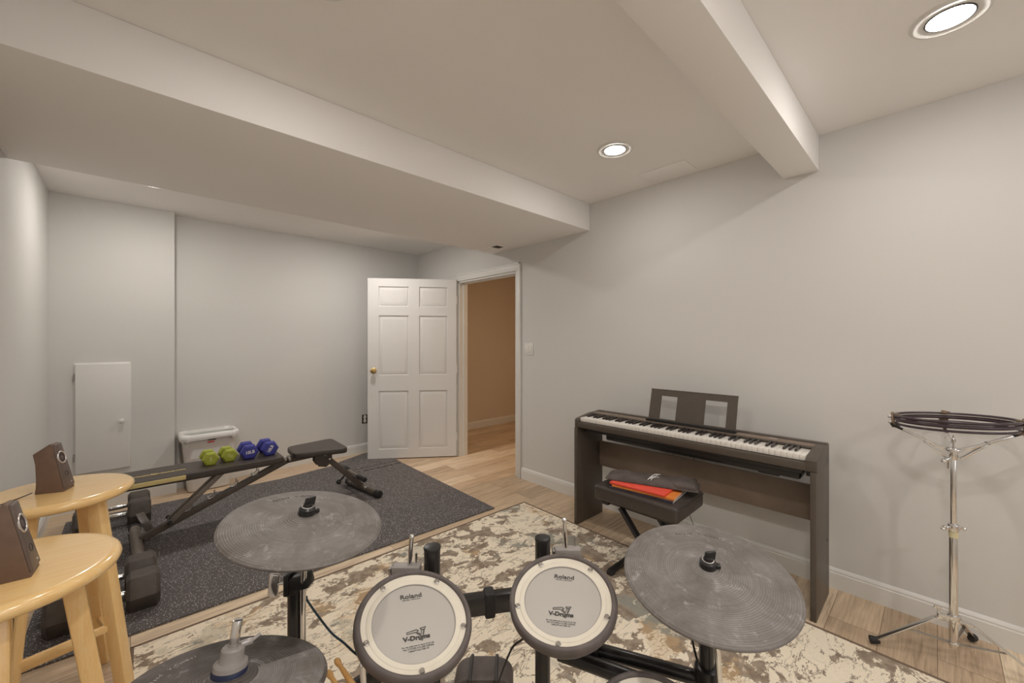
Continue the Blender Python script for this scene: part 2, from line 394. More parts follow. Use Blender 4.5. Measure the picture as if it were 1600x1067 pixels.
# door casing, jamb, stop
m = MB(); CW = .066
x0 = XR-.017
for lo, hi in (((x0, DY0-CW, 0), (XR, DY0-.004, DH+.004)), ((x0, DY1+.004, 0), (XR, DY1+CW, DH+.004)), ((x0, DY0-CW, DH+.004), (XR, DY1+CW, DH+CW+.014))): m.box(lo, hi, .004)
for lo, hi in (((x0-.005, DY0-CW, 0), (x0+.002, DY0-CW+.016, DH+CW+.014)), ((x0-.005, DY1+CW-.016, 0), (x0+.002, DY1+CW, DH+CW+.014)), ((x0-.005, DY0-CW+.0, DH+CW-.002), (x0+.002, DY1+CW, DH+CW+.014))): m.box(lo, hi, .002)
struct('trim_3', m, TRIM, 'white casing around the doorway')
m = MB()
m.box((XR-.002, DY0, 0), (HX, DY0+.014, DH)); m.box((XR-.002, DY1-.014, 0), (HX, DY1, DH)); m.box((XR-.002, DY0, DH-.014), (HX, DY1, DH))
m.box((XR+.05, DY0+.014, 0), (XR+.075, DY0+.026, DH-.014)); m.box((XR+.05, DY1-.026, 0), (XR+.075, DY1-.014, DH-.014)); m.box((XR+.05, DY0+.014, DH-.026), (XR+.075, DY1-.014, DH-.014))
struct('trim_4', m, TRIM, 'white door jamb with stop', 0)
m = MB(); m.box((2.50, 1.08, CEIL-.004), (2.70, 1.40, CEIL-.0005), .0015); struct('trim_5', m, CEILM, 'painted access cover in the ceiling')

# ------------------------------------------------------------------ open six-panel door
H = V((2.722, 3.80, .01)); E = V((1.929, 4.38, .01)); DL = (E-H).length; DT = 2.018
Md = frame(H, E-H, (0, 0, 1))      # local x along the leaf, z up, local y = thickness (towards the far wall)
door = bpy.data.objects.new('door_1', None); COL.objects.link(door); door.matrix_world = Md
door['kind'] = 'structure'; door['label'] = 'white six-panel door standing open into the room'
def fu(a): return DL*(1-a)
Mi = Matrix.Identity(4)
# y>0 side is towards z cross x
m = MB(); th = .036; m.box((0, -th/2+.012, 0), (DL, th/2-.012, DT))
us = [0, fu(.892), fu(.574), fu(.453), fu(.123), DL]
rows = [(.105, .755), (.935, 1.60), (1.705, 1.925)]
zs = [0, .105, .755, .935, 1.60, 1.705, 1.925, DT]
for a, b in ((us[0], us[1]), (us[2], us[3]), (us[4], us[5])): m.box((a, -th/2, 0), (b, th/2, DT), .0015, 1)
for a, b in ((zs[0], zs[1]), (zs[2], zs[3]), (zs[4], zs[5]), (zs[6], zs[7])):
    for u0, u1 in ((us[1], us[2]), (us[3], us[4])): m.box((u0-.002, -th/2, a), (u1+.002, th/2, b), .0015, 1)
for u0, u1 in ((us[1], us[2]), (us[3], us[4])):
    for a, b in rows:
        for sgn in (-1, 1):
            r = []
            for ins, yy in ((.012, th/2-.012), (.016, th/2-.0075), (.042, th/2-.001), (.043, th/2-.001)):
                r.append([(u0+ins, sgn*yy, a+ins), (u1-ins, sgn*yy, a+ins), (u1-ins, sgn*yy, b-ins), (u0+ins, sgn*yy, b-ins)])
            m.rings(r)
build('door_panel', m, DOORM, door, smooth=20)
for sgn in (-1, 1):
    m = MB(); o = (DL-.065, sgn*th/2, .985)
    m.lathe([(.032, 0), (.032, .004), (.026, .008), (.012, .012), (.011, .028), (.022, .034), (.028, .046), (.026, .058), (.016, .064), (.004, .065)], o, (0, sgn, 0), 28)
    build('door_knob', m, BRASS, door, label='round brass knob')
m = MB(); m.box((DL-.001, -.012, .955), (DL+.002, .012, 1.015), .0008, 1); build('latch_plate', m, BRASS, door)
for z in (.22, 1.0, 1.78):
    m = MB(); m.cyl((-.007, -.016, z-.045), (-.007, -.016, z+.045), .007, bev=.002); m.box((-.006, -.014, z-.044), (.002, .016, z+.044)); build('hinge', m, TRIM, door)

# ------------------------------------------------------------------ low access door in the proud wall
d2 = bpy.data.objects.new('door_2', None); COL.objects.link(d2); d2.location = (-.156, BUMP_Y, .29); d2['kind'] = 'structure'; d2['label'] = 'small white access door low in the far wall'
m = MB(); m.box((-.155, -.022, 0), (.152, -.003, .855), .006, 3); build('door_panel', m, DOORM, d2)
m = MB(); m.box((-.163, -.004, -.008), (.160, 0, .863), .001); build('frame', m, TRIM, d2)
m = MB(); m.lathe([(.008, 0), (.007, .01), (.012, .016), (.018, .024), (.016, .032), (.006, .036)], (.104, -.022, .385), (0, -1, 0), 24); build('knob', m, TRIM, d2, label='round white knob')
for z in (.13, .75):
    m = MB(); m.cyl((-.159, -.014, z-.03), (-.159, -.014, z+.03), .005); build('hinge', m, GREYPL, d2)

# ------------------------------------------------------------------ ceiling lamps, vent, switch, outlet
lamp_lbl = {0: 'round recessed ceiling lamp at top right, above the ring stand', 1: 'small round recessed ceiling lamp between soffit and beam, nearest the long wall',
            2: 'recessed ceiling lamp directly above the viewer', 3: 'recessed ceiling lamp between soffit and beam, nearest the stools', 4: 'recessed ceiling lamp behind the viewer beside the long wall', 5: 'recessed ceiling lamp behind the viewer beside the left wall',
            6: 'recessed lamp behind the soffit, only its glowing rim peeping out at left', 7: 'recessed lamp above the weight bench hidden by the soffit', 8: 'unseen recessed lamp added to brighten the hallway beyond the doorway'}
proto = None
for i, (x, y) in enumerate(LAMPS):
    if proto is None:
        t = Thing('recessed_lamp', (x, y, CEIL), lamp_lbl[i], 'ceiling lamp', 'recessed ceiling lamps'); proto = t.o
        m = MB(); m.lathe([(.103, 0), (.103, -.002), (.100, -.0055), (.094, -.0085), (.090, -.0085), (.086, -.0072), (.064, -.0045), (.060, -.0040), (.060, 0)], seg=56, caps=False); t.part('trim_ring', m, TRIM, True)
        m = MB(); m.lathe([(.001, -.0155), (.012, -.0153), (.024, -.0145), (.036, -.0125), (.047, -.009), (.055, -.005), (.058, -.001)], seg=32, caps=False); t.part('lens', m, lens_mat(0), True, label='glowing white lens')
        m = MB(); m.torus((0, 0, -.0055), .0615, .0030, seg=48, rs=8); t.part('shading_ring', m, BLACK, True)  # dark ring standing in for the grey shading between lens and trim
        o = t.o
    else:
        o = dup(proto, Matrix.Translation((x, y, CEIL)), lamp_lbl[i])
        for ch in o.children:
            if ch.name.startswith('lens'): ch.data = ch.data.copy(); ch.data.materials[0] = lens_mat(i)
t = Thing('ceiling_vent', (2.56, 3.0, 2.232), 'white slotted air vent under the soffit beside the doorway', 'air vent')
m = MB(); m.box((2.49, 2.845, 2.2275), (2.63, 3.16, 2.2318), .0015); t.part('vent_plate', m, CEILM)
m = MB(); m.box((2.515, 2.865, 2.2265), (2.605, 2.945, 2.2278)); t.part('dark_opening', m, SLOT, label='dark open end')
m = MB()
for k in range(9): m.box((2.51, 2.957+k*.021, 2.2245), (2.61, 2.960+k*.021, 2.2285))
t.part('louvre', m, CEILM)
t = Thing('light_switch', (XR, 2.665, 1.248), 'white double rocker light switch on the wall beside the doorway', 'light switch')
m = MB(); m.box((XR-.006, 2.607, 1.19), (XR-.0002, 2.724, 1.306), .003, 3); t.part('cover_plate', m, TRIM)
for y in (2.642, 2.689):
    m = MB(); m.box((XR-.0095, y-.0165, 1.214), (XR-.004, y+.0165, 1.282), .002); t.part('rocker', m, OUTW)
t = Thing('wall_outlet', (2.03, YB, .397), 'uncovered electrical outlet in dark box beside the open door', 'outlet')
m = MB(); m.box((1.995, YB-.003, .345), (2.062, YB-.0003, .449), .001); t.part('box', m, OUTD)
m = MB()
for z in (.375, .419): m.cyl((2.03, YB-.003, z), (2.03, YB-.011, z), .017, seg=20)
m.box((2.019, YB-.008, .352), (2.041, YB-.003, .442), .001); t.part('receptacle', m, OUTW)
for z in (.375, .419):
    for dx in (-.006, .006):
        m = MB(); m.box((2.03+dx-.0012, YB-.0117, z-.002), (2.03+dx+.0012, YB-.0109, z+.007)); t.part('slot', m, OUTD)

# ------------------------------------------------------------------ rug and gym mats
t = Thing('area_rug', (2.334, 2.325, 0), 'distressed cream, taupe and gold area rug under the drum kit', 'rug', rotz=-.022)
m = MB(); m.box((-2.33, -3.1, .0008), (0, 0, .009), .003); t.part('pile', m, RUGM, True, smooth=0)
m = MB()
for lo, hi in (((-2.336, -.012, .0005), (.006, .004, .0105)), ((-2.336, -3.106, .0005), (.006, -3.092, .0105)), ((-.010, -3.1, .0005), (.006, 0, .0105)), ((-2.336, -3.1, .0005), (-2.322, 0, .0105))): m.box(lo, hi, .003)
t.part('binding', m, RUGB, True)
m = MB(); m.prism([(-.34, 2.50), (2.085, 2.405), (2.135, 3.975), (1.62, 3.985), (1.62, 4.40), (1.05, 4.31), (-.34, 4.34)], .0008, .010)
build('gym_mat', m, MATM, label='large black speckled rubber gym mat under the weight bench', cat='gym mat', smooth=0)
def wavy(x0, x1, y, amp, n, ph=0): return [(x0+(x1-x0)*i/n, y+amp*(1 if (i//2+ph) % 2 else -1)) for i in range(n+1)]
a = wavy(1.625, 2.14, 4.000, .009, 30); b = wavy(1.625, 2.145, 4.085, .009, 30)
m = MB(); m.prism(a+b[::-1], .0008, .010)
build('mat_edge_strip', m, MATM, label='narrow black rubber strip with interlocking toothed edges at the end of the big mat', cat='gym mat', smooth=0)
b = wavy(1.625, 2.15, 4.099, .009, 30)
m = MB(); m.prism(b+[(2.155, 4.64), (1.97, 4.62), (1.625, 4.46)], .0008, .010)
build('corner_mat', m, MATM, label='black rubber mat piece under the open door beyond the toothed strip', cat='gym mat', smooth=0)

# ------------------------------------------------------------------ waste bin
t = Thing('waste_bin', (.515, 4.57, 0), 'frosted white waste bin with liner bag folded over its rim, behind the bench', 'waste bin')
def rrect(x0, x1, y0, y1, r, z, n=5):
    out = []
    for cx, cy, a in ((x1-r, y1-r, 0), (x0+r, y1-r, 90), (x0+r, y0+r, 180), (x1-r, y0+r, 270)):
        for k in range(n+1):
            q = math.radians(a+90*k/n); out.append((cx+r*math.cos(q), cy+r*math.sin(q), z))
    return out
m = MB(); m.rings([rrect(.372, .655, 4.475, 4.645, .035, .003), rrect(.362, .665, 4.465, 4.655, .04, .012), rrect(.322, .708, 4.432, 4.672, .055, .49), rrect(.328, .702, 4.438, 4.666, .05, .49), rrect(.370, .657, 4.475, 4.648, .035, .03)]); t.part('bin_body', m, FROST)
rnd = random.Random(3)
rr = []
for k, (dz, inset) in enumerate(((.452, -.010), (.475, -.017), (.503, -.016), (.512, -.006), (.508, .006), (.470, .014), (.30, .02))):
    q = rrect(.318+inset, .714-inset, 4.424+inset, 4.682-inset, .06, dz, 8)
    rr.append([(x+rnd.uniform(-.002, .002), y+rnd.uniform(-.002, .001), z+rnd.uniform(-.003, .003)+(.0 if k else .008*math.sin(i*1.7))) for i, (x, y, z) in enumerate(q)])
m = MB(); m.rings(rr, caps=False); t.part('liner_bag', m, BAG, smooth=60, label='crinkled white liner bag')
m = MB(); m.box((.495, 4.4315, .425), (.545, 4.4375, .437), .001); t.part('red_label', m, REDP, label='small red label')
m = MB(); m.box((.50, 4.428, .446), (.555, 4.436, .454), .001); t.part('dark_label', m, DARKP)

# ------------------------------------------------------------------ dumbbells
def hexring(R, u, rot=0):  # ring in local yz, axis x
    return [(u, R*math.cos(PI/3*k+rot), R*math.sin(PI/3*k+rot)) for k in range(6)]
def head_mb(R, u0, u1, ch):
    m = MB(); s = 1 if u1 > u0 else -1
    m.rings([hexring(R-ch, u0), hexring(R, u0+s*ch*.8), hexring(R, u1-s*ch*.8), hexring(R-ch, u1)])
    bmesh.ops.bevel(m.bm, geom=m.bm.edges[:], offset=ch*.06, segments=2, affect='EDGES', profile=.5)
    return m
def big_dumbbell(M, label, first=[None]):
    if first[0] is None:
        t = Thing('dumbbell', None, label, 'dumbbell', 'black hex dumbbells on the mat', M=M)
        R = .095; hl = .125; L = .39; ap = R*math.cos(PI/6)
        T = Matrix.Translation((0, 0, ap))
        for s in (-1, 1):
            m = head_mb(R, s*(L/2-hl), s*L/2, .020); m._tf(m.bm.verts, T); t.part('head', m, RUBD, True, 25, label='black rubber hexagonal head')
        m = MB(); g = [(-L/2+hl-.01, .013), (-.07, .0135), (-.05, .0165), (0, .018), (.05, .0165), (.07, .0135), (L/2-hl+.01, .013)]
        m.tube([(x, 0, ap) for x, r in g], [r for x, r in g], 20)
        for k in range(11): m.torus((-.045+k*.009, 0, ap), .0172, .0013, (1, 0, 0), 16, 6)
        t.part('handle', m, CHROME, True, label='knurled chrome handle'); first[0] = t.o; return t.o
    return dup(first[0], M, label)
Z = lambda x, y, r: Matrix.Translation((x, y, .010)) @ Matrix.Rotation(r, 4, 'Z')
big_dumbbell(Z(-.085, 2.72, -.02), 'black hex dumbbell with chrome handle, nearest the rug edge behind the front stool')
big_dumbbell(Z(-.092, 2.925, .0), 'black hex dumbbell second from the rug, between the nearest dumbbell and the bench rear foot')
big_dumbbell(Z(-.085, 3.975, .0), 'black hex dumbbell with chrome handle just beyond the rear foot of the bench')
big_dumbbell(Z(-.085, 4.175, .0), 'black hex dumbbell farthest back, nearest the far wall')

PT = .462      # pad top
def small_dumbbell(x, y, R, L, mat, name_lbl, txt, pm, ts, roll, rz, grp, cache={}):
    ap = R*math.cos(PI/6); M = Matrix.Translation((x, y, PT)) @ Matrix.Rotation(-PI/2+rz, 4, 'Z')
    t = Thing('hand_weight', None, name_lbl, 'dumbbell', grp, M=M); hl = L*.29
    T = Matrix.Translation((0, 0, ap))
    for s in (-1, 1):
        m = head_mb(R, s*(L/2-hl), s*L/2, R*.22); m._tf(m.bm.verts, T); t.part('head', m, mat, True, 60)
    m = MB(); m.tube([(-L/2+hl-.008, 0, ap), (-.02, 0, ap), (.02, 0, ap), (L/2-hl+.008, 0, ap)], [R*.36, R*.30, R*.30, R*.36], 20); t.part('handle', m, mat, True)
    m = MB(); Mt = Matrix.Translation((L/2+.0004, 0, ap)) @ frame((0, 0, 0), (0, 1, 0), (1, 0, 0)) @ Matrix.Rotation(roll, 4, 'Z'); m.text(txt, ts, Mt, .0005, .92, .0008); t.part('lettering', m, pm, True, 0, label='printed weight %s' % txt)
small_dumbbell(.402, 3.525, .050, .150, GREEN, 'lime green 5 pound hand weight, leftmost on the bench pad', '5', LIMEP, .036, 0, .03, 'lime green hand weights')
small_dumbbell(.512, 3.54, .050, .150, GREEN, 'lime green 5 pound hand weight lying beside the blue pair', '5LB', LIMEP, .022, -.5, .06, 'lime green hand weights')
small_dumbbell(.632, 3.525, .059, .170, BLUE, 'blue 10 pound hand weight with level lettering beside the green pair', '10LB', WHITEP, .031, .1, .0, 'blue hand weights')
small_dumbbell(.760, 3.53, .059, .170, BLUE, 'blue 10 pound hand weight with tilted lettering, nearest the bench seat', '10LB', WHITEP, .030, 1.05, .05, 'blue hand weights')

# ------------------------------------------------------------------ weight bench
BY = 3.505
t = Thing('weight_bench', (.75, BY, .010), 'adjustable weight bench with black pads and grey steel frame on the gym mat', 'weight bench')
def pad(poly, z0, z1, bev, round_r=.03):
    # rounded-corner polygon prism with soft edges
    pts = []; n = len(poly)
    for i in range(n):
        p = V((*poly[i], 0)); a = V((*poly[i-1], 0)); b = V((*poly[(i+1) % n], 0))
        r = min(round_r, (a-p).length*.45, (b-p).length*.45); p0 = p+(a-p).normalized()*r; p1 = p+(b-p).normalized()*r
        for k in range(5):
            s = k/4; q = p0*(1-s)**2+p*2*s*(1-s)+p1*s*s; pts.append((q.x, q.y))
    c = V((sum(x for x, y in pts)/len(pts), sum(y for x, y in pts)/len(pts), 0))
    def ring(ins, z):
        out = []
        for x, y in pts:
            d = V((x, y, 0))-c; out.append((x-d.x/max(d.length, 1e-6)*ins, y-d.y/max(d.length, 1e-6)*ins, z))
        return out
    m = MB(); m.rings([ring(bev, z0), ring(bev*.3, z0+bev*.3), ring(0, z0+bev), ring(0, z1-bev), ring(bev*.3, z1-bev*.3), ring(bev, z1-bev*.05), ring(bev*2.5, z1)])
    return m
BX0, BX1 = -.13, .835
t.part('backrest_pad', pad([(BX0, BY-.150), (BX1, BY-.155), (BX1, BY+.155), (BX0, BY+.150)], PT-.048, PT, .010), VINYL, smooth=60, label='long black vinyl back pad')
t.part('seat_pad', pad([(.905, BY-.125), (1.285, BY-.225), (1.300, BY+.205), (.925, BY+.150)], PT-.044, PT, .010, .05), VINYL, smooth=60, label='short tapered black vinyl seat pad')
m = MB(); m.box((BX0+.02, BY-.1565, PT-.036), (.262, BY-.149, PT-.008), .003); t.part('yellow_band', m, YELLOW, label='pale yellow side band')
m = MB(); pts = [(-.03+.3*k/120, BY-.030+.011*math.sin(k*1.35)*(1.7 if 45 < k < 62 else .9)*(1 if k % 17 < 12 else .2), PT+.0008) for k in range(121)]
m.tube(pts, .0028, 6); m.bar((.04, BY-.030, PT+.0006), (.13, BY-.030, PT+.0006), .006, .0012, bevel=0)
t.part('lettering', m, YELLOW, label='yellow script lettering')
m = MB()
m.bar((.045, BY, .055), (.90, BY, .395), .042, .042, bevel=.004); m.bar((.885, BY, .392), (1.17, BY, .402), .042, .042, bevel=.004)
t.part('main_rail', m, STEELD, label='dark square steel rail')
m = MB(); m.bar((.10, BY-.03, .405), (.80, BY-.03, .405), .03, .03, bevel=.003); m.bar((.10, BY+.03, .405), (.80, BY+.03, .405), .03, .03, bevel=.003); t.part('pad_support', m, STEELD)
for k, X in enumerate((.30, .43, .56, .69)):
    z = .055+(X-.045)/.855*.34+.024; m = MB()
    for dy in (-.026, .026): m.tube([(X-.035, BY+dy, z-.004), (X-.008, BY+dy, z+.002), (X, BY+dy, z+.012), (X+.004, BY+dy, z+.034)], .0042, 8)
    m.cyl((X-.035, BY-.026, z-.004), (X-.035, BY+.026, z-.004), .004); t.part('adjustment_hook', m, DCHROME)
m = MB()
for dy in (-.034, .034): m.bar((.185, BY+dy, .125), (.475, BY+dy, .398), .008, .03, bevel=.001)
m.cyl((.475, BY-.04, .395), (.475, BY+.04, .395), .009); t.part('support_strut', m, FRAMEL, label='light grey flat strut')
m = MB(); m.cyl((.185, BY-.06, .135), (.185, BY+.06, .135), .008); m.ball((.185, BY-.062, .137), .014); m.ball((.185, BY+.062, .137), .014); t.part('pivot_pin', m, BLACK)
m = MB(); m.cyl((.040, 3.12, .044), (.020, 3.77, .044), .0285, seg=24); ft = t.part('rear_foot', m, FRAMEL, label='grey tubular rear foot')
for y0, y1 in ((3.105, 3.15), (3.745, 3.785)):
    m = MB(); m.cyl((.040-(y0-3.12)*.03, y0, .044), (.040-(y1-3.12)*.03, y1, .044), .0325, bev=.004, seg=24); t.part('end_cap', m, BLACK, parent=ft)
m = MB(); m.bar((.10, BY+.06, .06), (.045, BY+.20, .16), .045, .008, bevel=.001); m.cyl((.07, BY-.035, .062), (.07, BY+.035, .062), .009); t.part('lever', m, STEELD)
m = MB(); m.box((.895, BY-.028, .385), (.915, BY+.028, .42), .003); m.cyl((.87, BY-.05, .41), (.87, BY+.05, .41), .008); t.part('seat_hinge', m, DCHROME)
# front leg
m = MB()
for dy in (-.035, .035): m.prism([(-.075, .055), (.055, .055), (.055, -.03), (.01, -.075), (-.05, -.06), (-.075, -.02)], -.004, .004, frame((1.165, BY+dy, .36), (1, 0, 0), (0, -1, 0)), .001)
br = t.part('bracket', m, STEELD)
for x, z in ((1.105, .395), (1.165, .385), (1.20, .345)):
    m = MB(); m.cyl((x, BY-.046, z), (x, BY-.038, z), .009, seg=10, bev=.002); t.part('bolt', m, CHROME, parent=br)
m = MB(); m.bar((1.165, BY, .375), (1.478, BY-.02, .050), .040, .046, bevel=.004); t.part('front_leg', m, STEELD, label='dark square front leg')
m = MB()
for k in range(6):
    f = .18+.11*k; m.torus((1.165+.313*f-.022, BY-.02*f, .375-.325*f-.02), .011, .003, (0, 1, 0), 14, 6)
t.part('height_holes', m, DCHROME)
m = MB(); m.cyl((1.4465, 3.70, .042), (1.510, 3.235, .042), .026, seg=24); ft = t.part('front_foot', m, STEELD)
for p, q in (((1.447, 3.72, .042), (1.451, 3.68, .042)), ((1.506, 3.265, .042), (1.514, 3.205, .042))):
    m = MB(); m.cyl(p, q, .030, bev=.005, seg=24); t.part('end_cap', m, BLACK, parent=ft)
m = MB(); m.box((1.463, BY-.12, .046), (1.503, BY-.085, .067), .002); t.part('foot_plate', m, DCHROME)
m = MB(); m.cyl((1.42, 3.30, .165), (1.42, 3.76, .165), .011); rb = t.part('roller_bar', m, FRAMEL)
for y0, y1 in ((3.285, 3.42), (3.64, 3.78)):
    m = MB(); m.cyl((1.42, y0, .165), (1.42, y1, .165), .022, bev=.006, seg=20); t.part('grip', m, BLACK, label='black foam grip', parent=rb)
m = MB(); m.cyl((1.34, BY-.0, .17), (1.285, BY-.02, .135), .008); m.ball((1.28, BY-.022, .132), .021); t.part('pull_knob', m, BLACK)

# ------------------------------------------------------------------ stools, speakers
def make_stool(cx, cy, a0, r, label):
    t = Thing('bar_stool', (cx, cy, 0), label, 'stool', 'wooden bar stools', rotz=0); SH = .782
    prof = [(.001, SH-.034), (r-.03, SH-.034), (r-.012, SH-.032), (r-.003, SH-.025), (r, SH-.016), (r-.003, SH-.007), (r-.010, SH-.001), (r-.022, SH), (.001, SH)]
    m = MB(); m.lathe(prof, seg=72); t.part('seat', m, MAPLE, True, 50, label='round varnished wooden seat')
    def lp(a, z): rr = .120+(.70-z)*.130; return V((math.cos(a)*rr, math.sin(a)*rr, z))
    A = [math.radians(a0+90*k) for k in range(4)]
    for a in A:
        m = MB(); p, q = lp(a, 0), lp(a, SH-.033); out = V((math.cos(a), math.sin(a), 0))
        m.bar(p, q, .046, .040, up=out, bevel=.006); bmesh.ops.bisect_plane(m.bm, geom=m.bm.verts[:]+m.bm.edges[:]+m.bm.faces[:], plane_co=(0, 0, .0005), plane_no=(0, 0, -1), clear_outer=True)
        t.part('leg', m, MAPLEV, True)
    for k in range(4):
        for z in ((.27 if k == 3 else .12,) if k % 2 else (.20,)):
            m = MB(); m.bar(lp(A[k], z), lp(A[(k+1) % 4], z), .020, .026, bevel=.006); t.part('rung', m, MAPLE, True)
    return t
st1 = make_stool(-.19, 2.19, -32, .203, 'varnished light wood bar stool standing farther back beside the left wall')
st2 = make_stool(-.226, 1.50, 7, .211, 'varnished light wood bar stool in the near left corner of the picture')
def taper(m, W):
    for v in m.bm.verts: v.co.y = W*.55+(v.co.y-W*.55)*(1-.36*max(0, v.co.z)/.17)
def make_speaker(px, py, z, ang, label, s=1):
    # origin: front bottom near corner. local x = depth (front at 0, back negative), y = width
    Msp = Matrix.Translation((px, py, z)) @ Matrix.Rotation(ang, 4, 'Z')
    t = Thing('desktop_speaker', None, label, 'speaker', 'desktop speakers', M=Msp)
    W = .066
    side = [(-.078, 0), (0, 0), (-.004, .01), (-.038, .168), (-.044, .172), (-.088, .138), (-.079, .10), (-.072, .05)]
    side = [(x*s, zz*s) for x, zz in side]
    m = MB(); m.prism(side, 0, W, Matrix(((1, 0, 0, 0), (0, 0, 1, 0), (0, 1, 0, 0), (0, 0, 0, 1))), .003); taper(m, W); t.part('shell', m, SPKB, True, label='brown grey speaker shell')
    f0 = V((-.004, 0, .01)); f1 = V((-.038, 0, .168)); d = (f1-f0).normalized(); nrm = V((d.z, 0, -d.x)); 
    def at(f, y, h=0): return f0+(f1-f0)*f+V((0, y, 0))+nrm*h
    m = MB(); MM = frame((at(.5, W/2, .001)), (0, 1, 0), nrm); L = (f1-f0).length
    m.box((-W/2+.002, -L/2, -.004), (W/2-.002, L/2, .005), .004, 3, MM); taper(m, W); fr = t.part('front_panel', m, SPKF, True)
    c = at(.68, W/2, .0055)
    m = MB(); m.torus(c, .0205, .0026, nrm, 40, 10); t.part('driver_ring', m, SILV, True, label='silver ring around the driver')
    m = MB(); m.lathe([(.0195, .0005), (.016, -.001), (.010, -.001), (.008, .001), (.001, .002)], c, nrm, 36); t.part('driver_cone', m, CONE, True)
    c = at(.30, W/2, .0055); m = MB(); m.lathe([(.0105, 0), (.0095, .0012), (.007, .0004), (.001, .0002)], c, nrm, 24); t.part('port', m, BLACK, True)
    c = at(.09, W/2+.012, .0055); m = MB(); m.lathe([(.003, 0), (.0025, .001), (.001, .0012)], c, nrm, 12); t.part('indicator', m, SILV, True)
    return t
make_speaker(-.172, 2.150, .782, math.radians(-20), 'small brown desktop speaker standing on the farther stool')
make_speaker(-.163, 1.421, .782, math.radians(-5), 'small brown desktop speaker at the left edge on the nearer stool')
def curve_pts(pts, n=8):
    P = [V(p) for p in pts]; P = [P[0]*2-P[1]]+P+[P[-1]*2-P[-2]]; out = []
    for i in range(1, len(P)-2):
        for k in range(n):
            s = k/n; out.append(.5*((2*P[i])+(-P[i-1]+P[i+1])*s+(2*P[i-1]-5*P[i]+4*P[i+1]-P[i+2])*s*s+(-P[i-1]+3*P[i]-3*P[i+1]+P[i+2])*s**3))
    out.append(P[-2]); return out
def cord(name, pts, r, mat, label):
    m = MB(); m.tube(curve_pts(pts), r, 8); return build(name, m, mat, label=label, cat='cable', smooth=60)
cord('speaker_cord', [(-.250, 2.176, .790), (-.28, 2.15, .785), (-.31, 2.11, .785), (-.36, 2.05, .785), (-.397, 1.99, .775), (-.43, 1.96, .6), (-.435, 1.95, .3), (-.42, 1.94, .03)], .0017, CORD, 'thin black cord leading left from the farther speaker over the stool edge')
cord('hanging_cord', [(-.235, 1.72, .745), (-.232, 1.745, .62), (-.245, 1.77, .42), (-.27, 1.80, .2), (-.29, 1.82, .02), (-.33, 1.74, .006), (-.4, 1.6, .006)], .0020, CORD, 'thin black cord hanging down beneath the nearer stool')
cord('looped_cord', [(-.080, 2.023, .645), (-.070, 2.022, .62), (-.063, 2.018, .585), (-.066, 2.014, .55), (-.071, 2.020, .53)], .0020, CORD, 'short black cord end against the leg of the farther stool')

# ------------------------------------------------------------------ drum rack
t = Thing('drum_rack', (.62, .75, .009), 'black tubular rack carrying the electronic drum and cymbal pads', 'drum rack'); RK = t
Lp = V((.560, .888, 0)); Rp = V((.817, .741, 0)); Lc = V((.278, 1.025, 0)); Rc = V((.980, .372, 0))
for p, top, r in ((Lp, .792, .0205), (Rp, .781, .0205), (Lc, .745, .0165), (Rc, .615, .0165)):
    m = MB(); m.cyl((p.x, p.y, .03), (p.x, p.y, top), r, seg=28); po = t.part('post', m, BLACKG, label='upright black tube')
    m = MB(); m.cyl((p.x, p.y, top-.004), (p.x, p.y, top+.006), r+.0012, seg=28, bev=.003); t.part('post_cap', m, BLACK, parent=po)
    m = MB(); m.cyl((p.x, p.y, .0095), (p.x, p.y, .05), .026, .022, seg=24, bev=.004); t.part('rubber_foot', m, RUBF, parent=po)
def xb(a, b, z0, z1, w=.034, h=.052, name='crossbar'):
    m = MB(); m.bar((a.x, a.y, z0), (b.x, b.y, z1), w, h, bevel=.009); t.part(name, m, BLACKG, label='black horizontal crossbar')
xb(Lp, Rp, .634, .628)
xb(Lc, Lp, .42, .565, .03, .04)
u = (Rc-Rp).normalized()
m = MB(); A0 = V((.80, .67, .521)); A1 = V((.925, .36, .512)); m.cyl(A0, A1, .019, seg=24, bev=.003); t.part('crossbar', m, BLACKG, label='lower black crossbar behind the right pad')
m = MB(); m.cyl((.855, .62, .533), (.985, .375, .522), .0165, seg=24, bev=.003); t.part('crossbar', m, BLACKG)
m = MB(); m.cyl((.853, .624, .533), (.868, .595, .532), .021, seg=24, bev=.003); t.part('collar', m, BLACK)
m = MB(); m.cyl(Rp+V((0, 0, .53)), (.862, .61, .533), .015, seg=20); t.part('crossbar', m, BLACKG)
for p, z in ((Lp, .634), (Rp, .628), (Rp, .525), (Lp, .56), (Lc, .425), (Rc, .525)):
    m = MB(); m.cyl((p.x, p.y, z-.035), (p.x, p.y, z+.035), .027, seg=24, bev=.005); t.part('joint_clamp', m, BLACK)
# strap on the crossbar
c = Lp.lerp(Rp, .50)+V((0, 0, .631)); ux = (Rp-Lp).normalized()
m = MB(); m.bar(c-ux*.014, c+ux*.014, .042, .064, bevel=.006); t.part('strap', m, RUBF, label='dark strap around the crossbar')
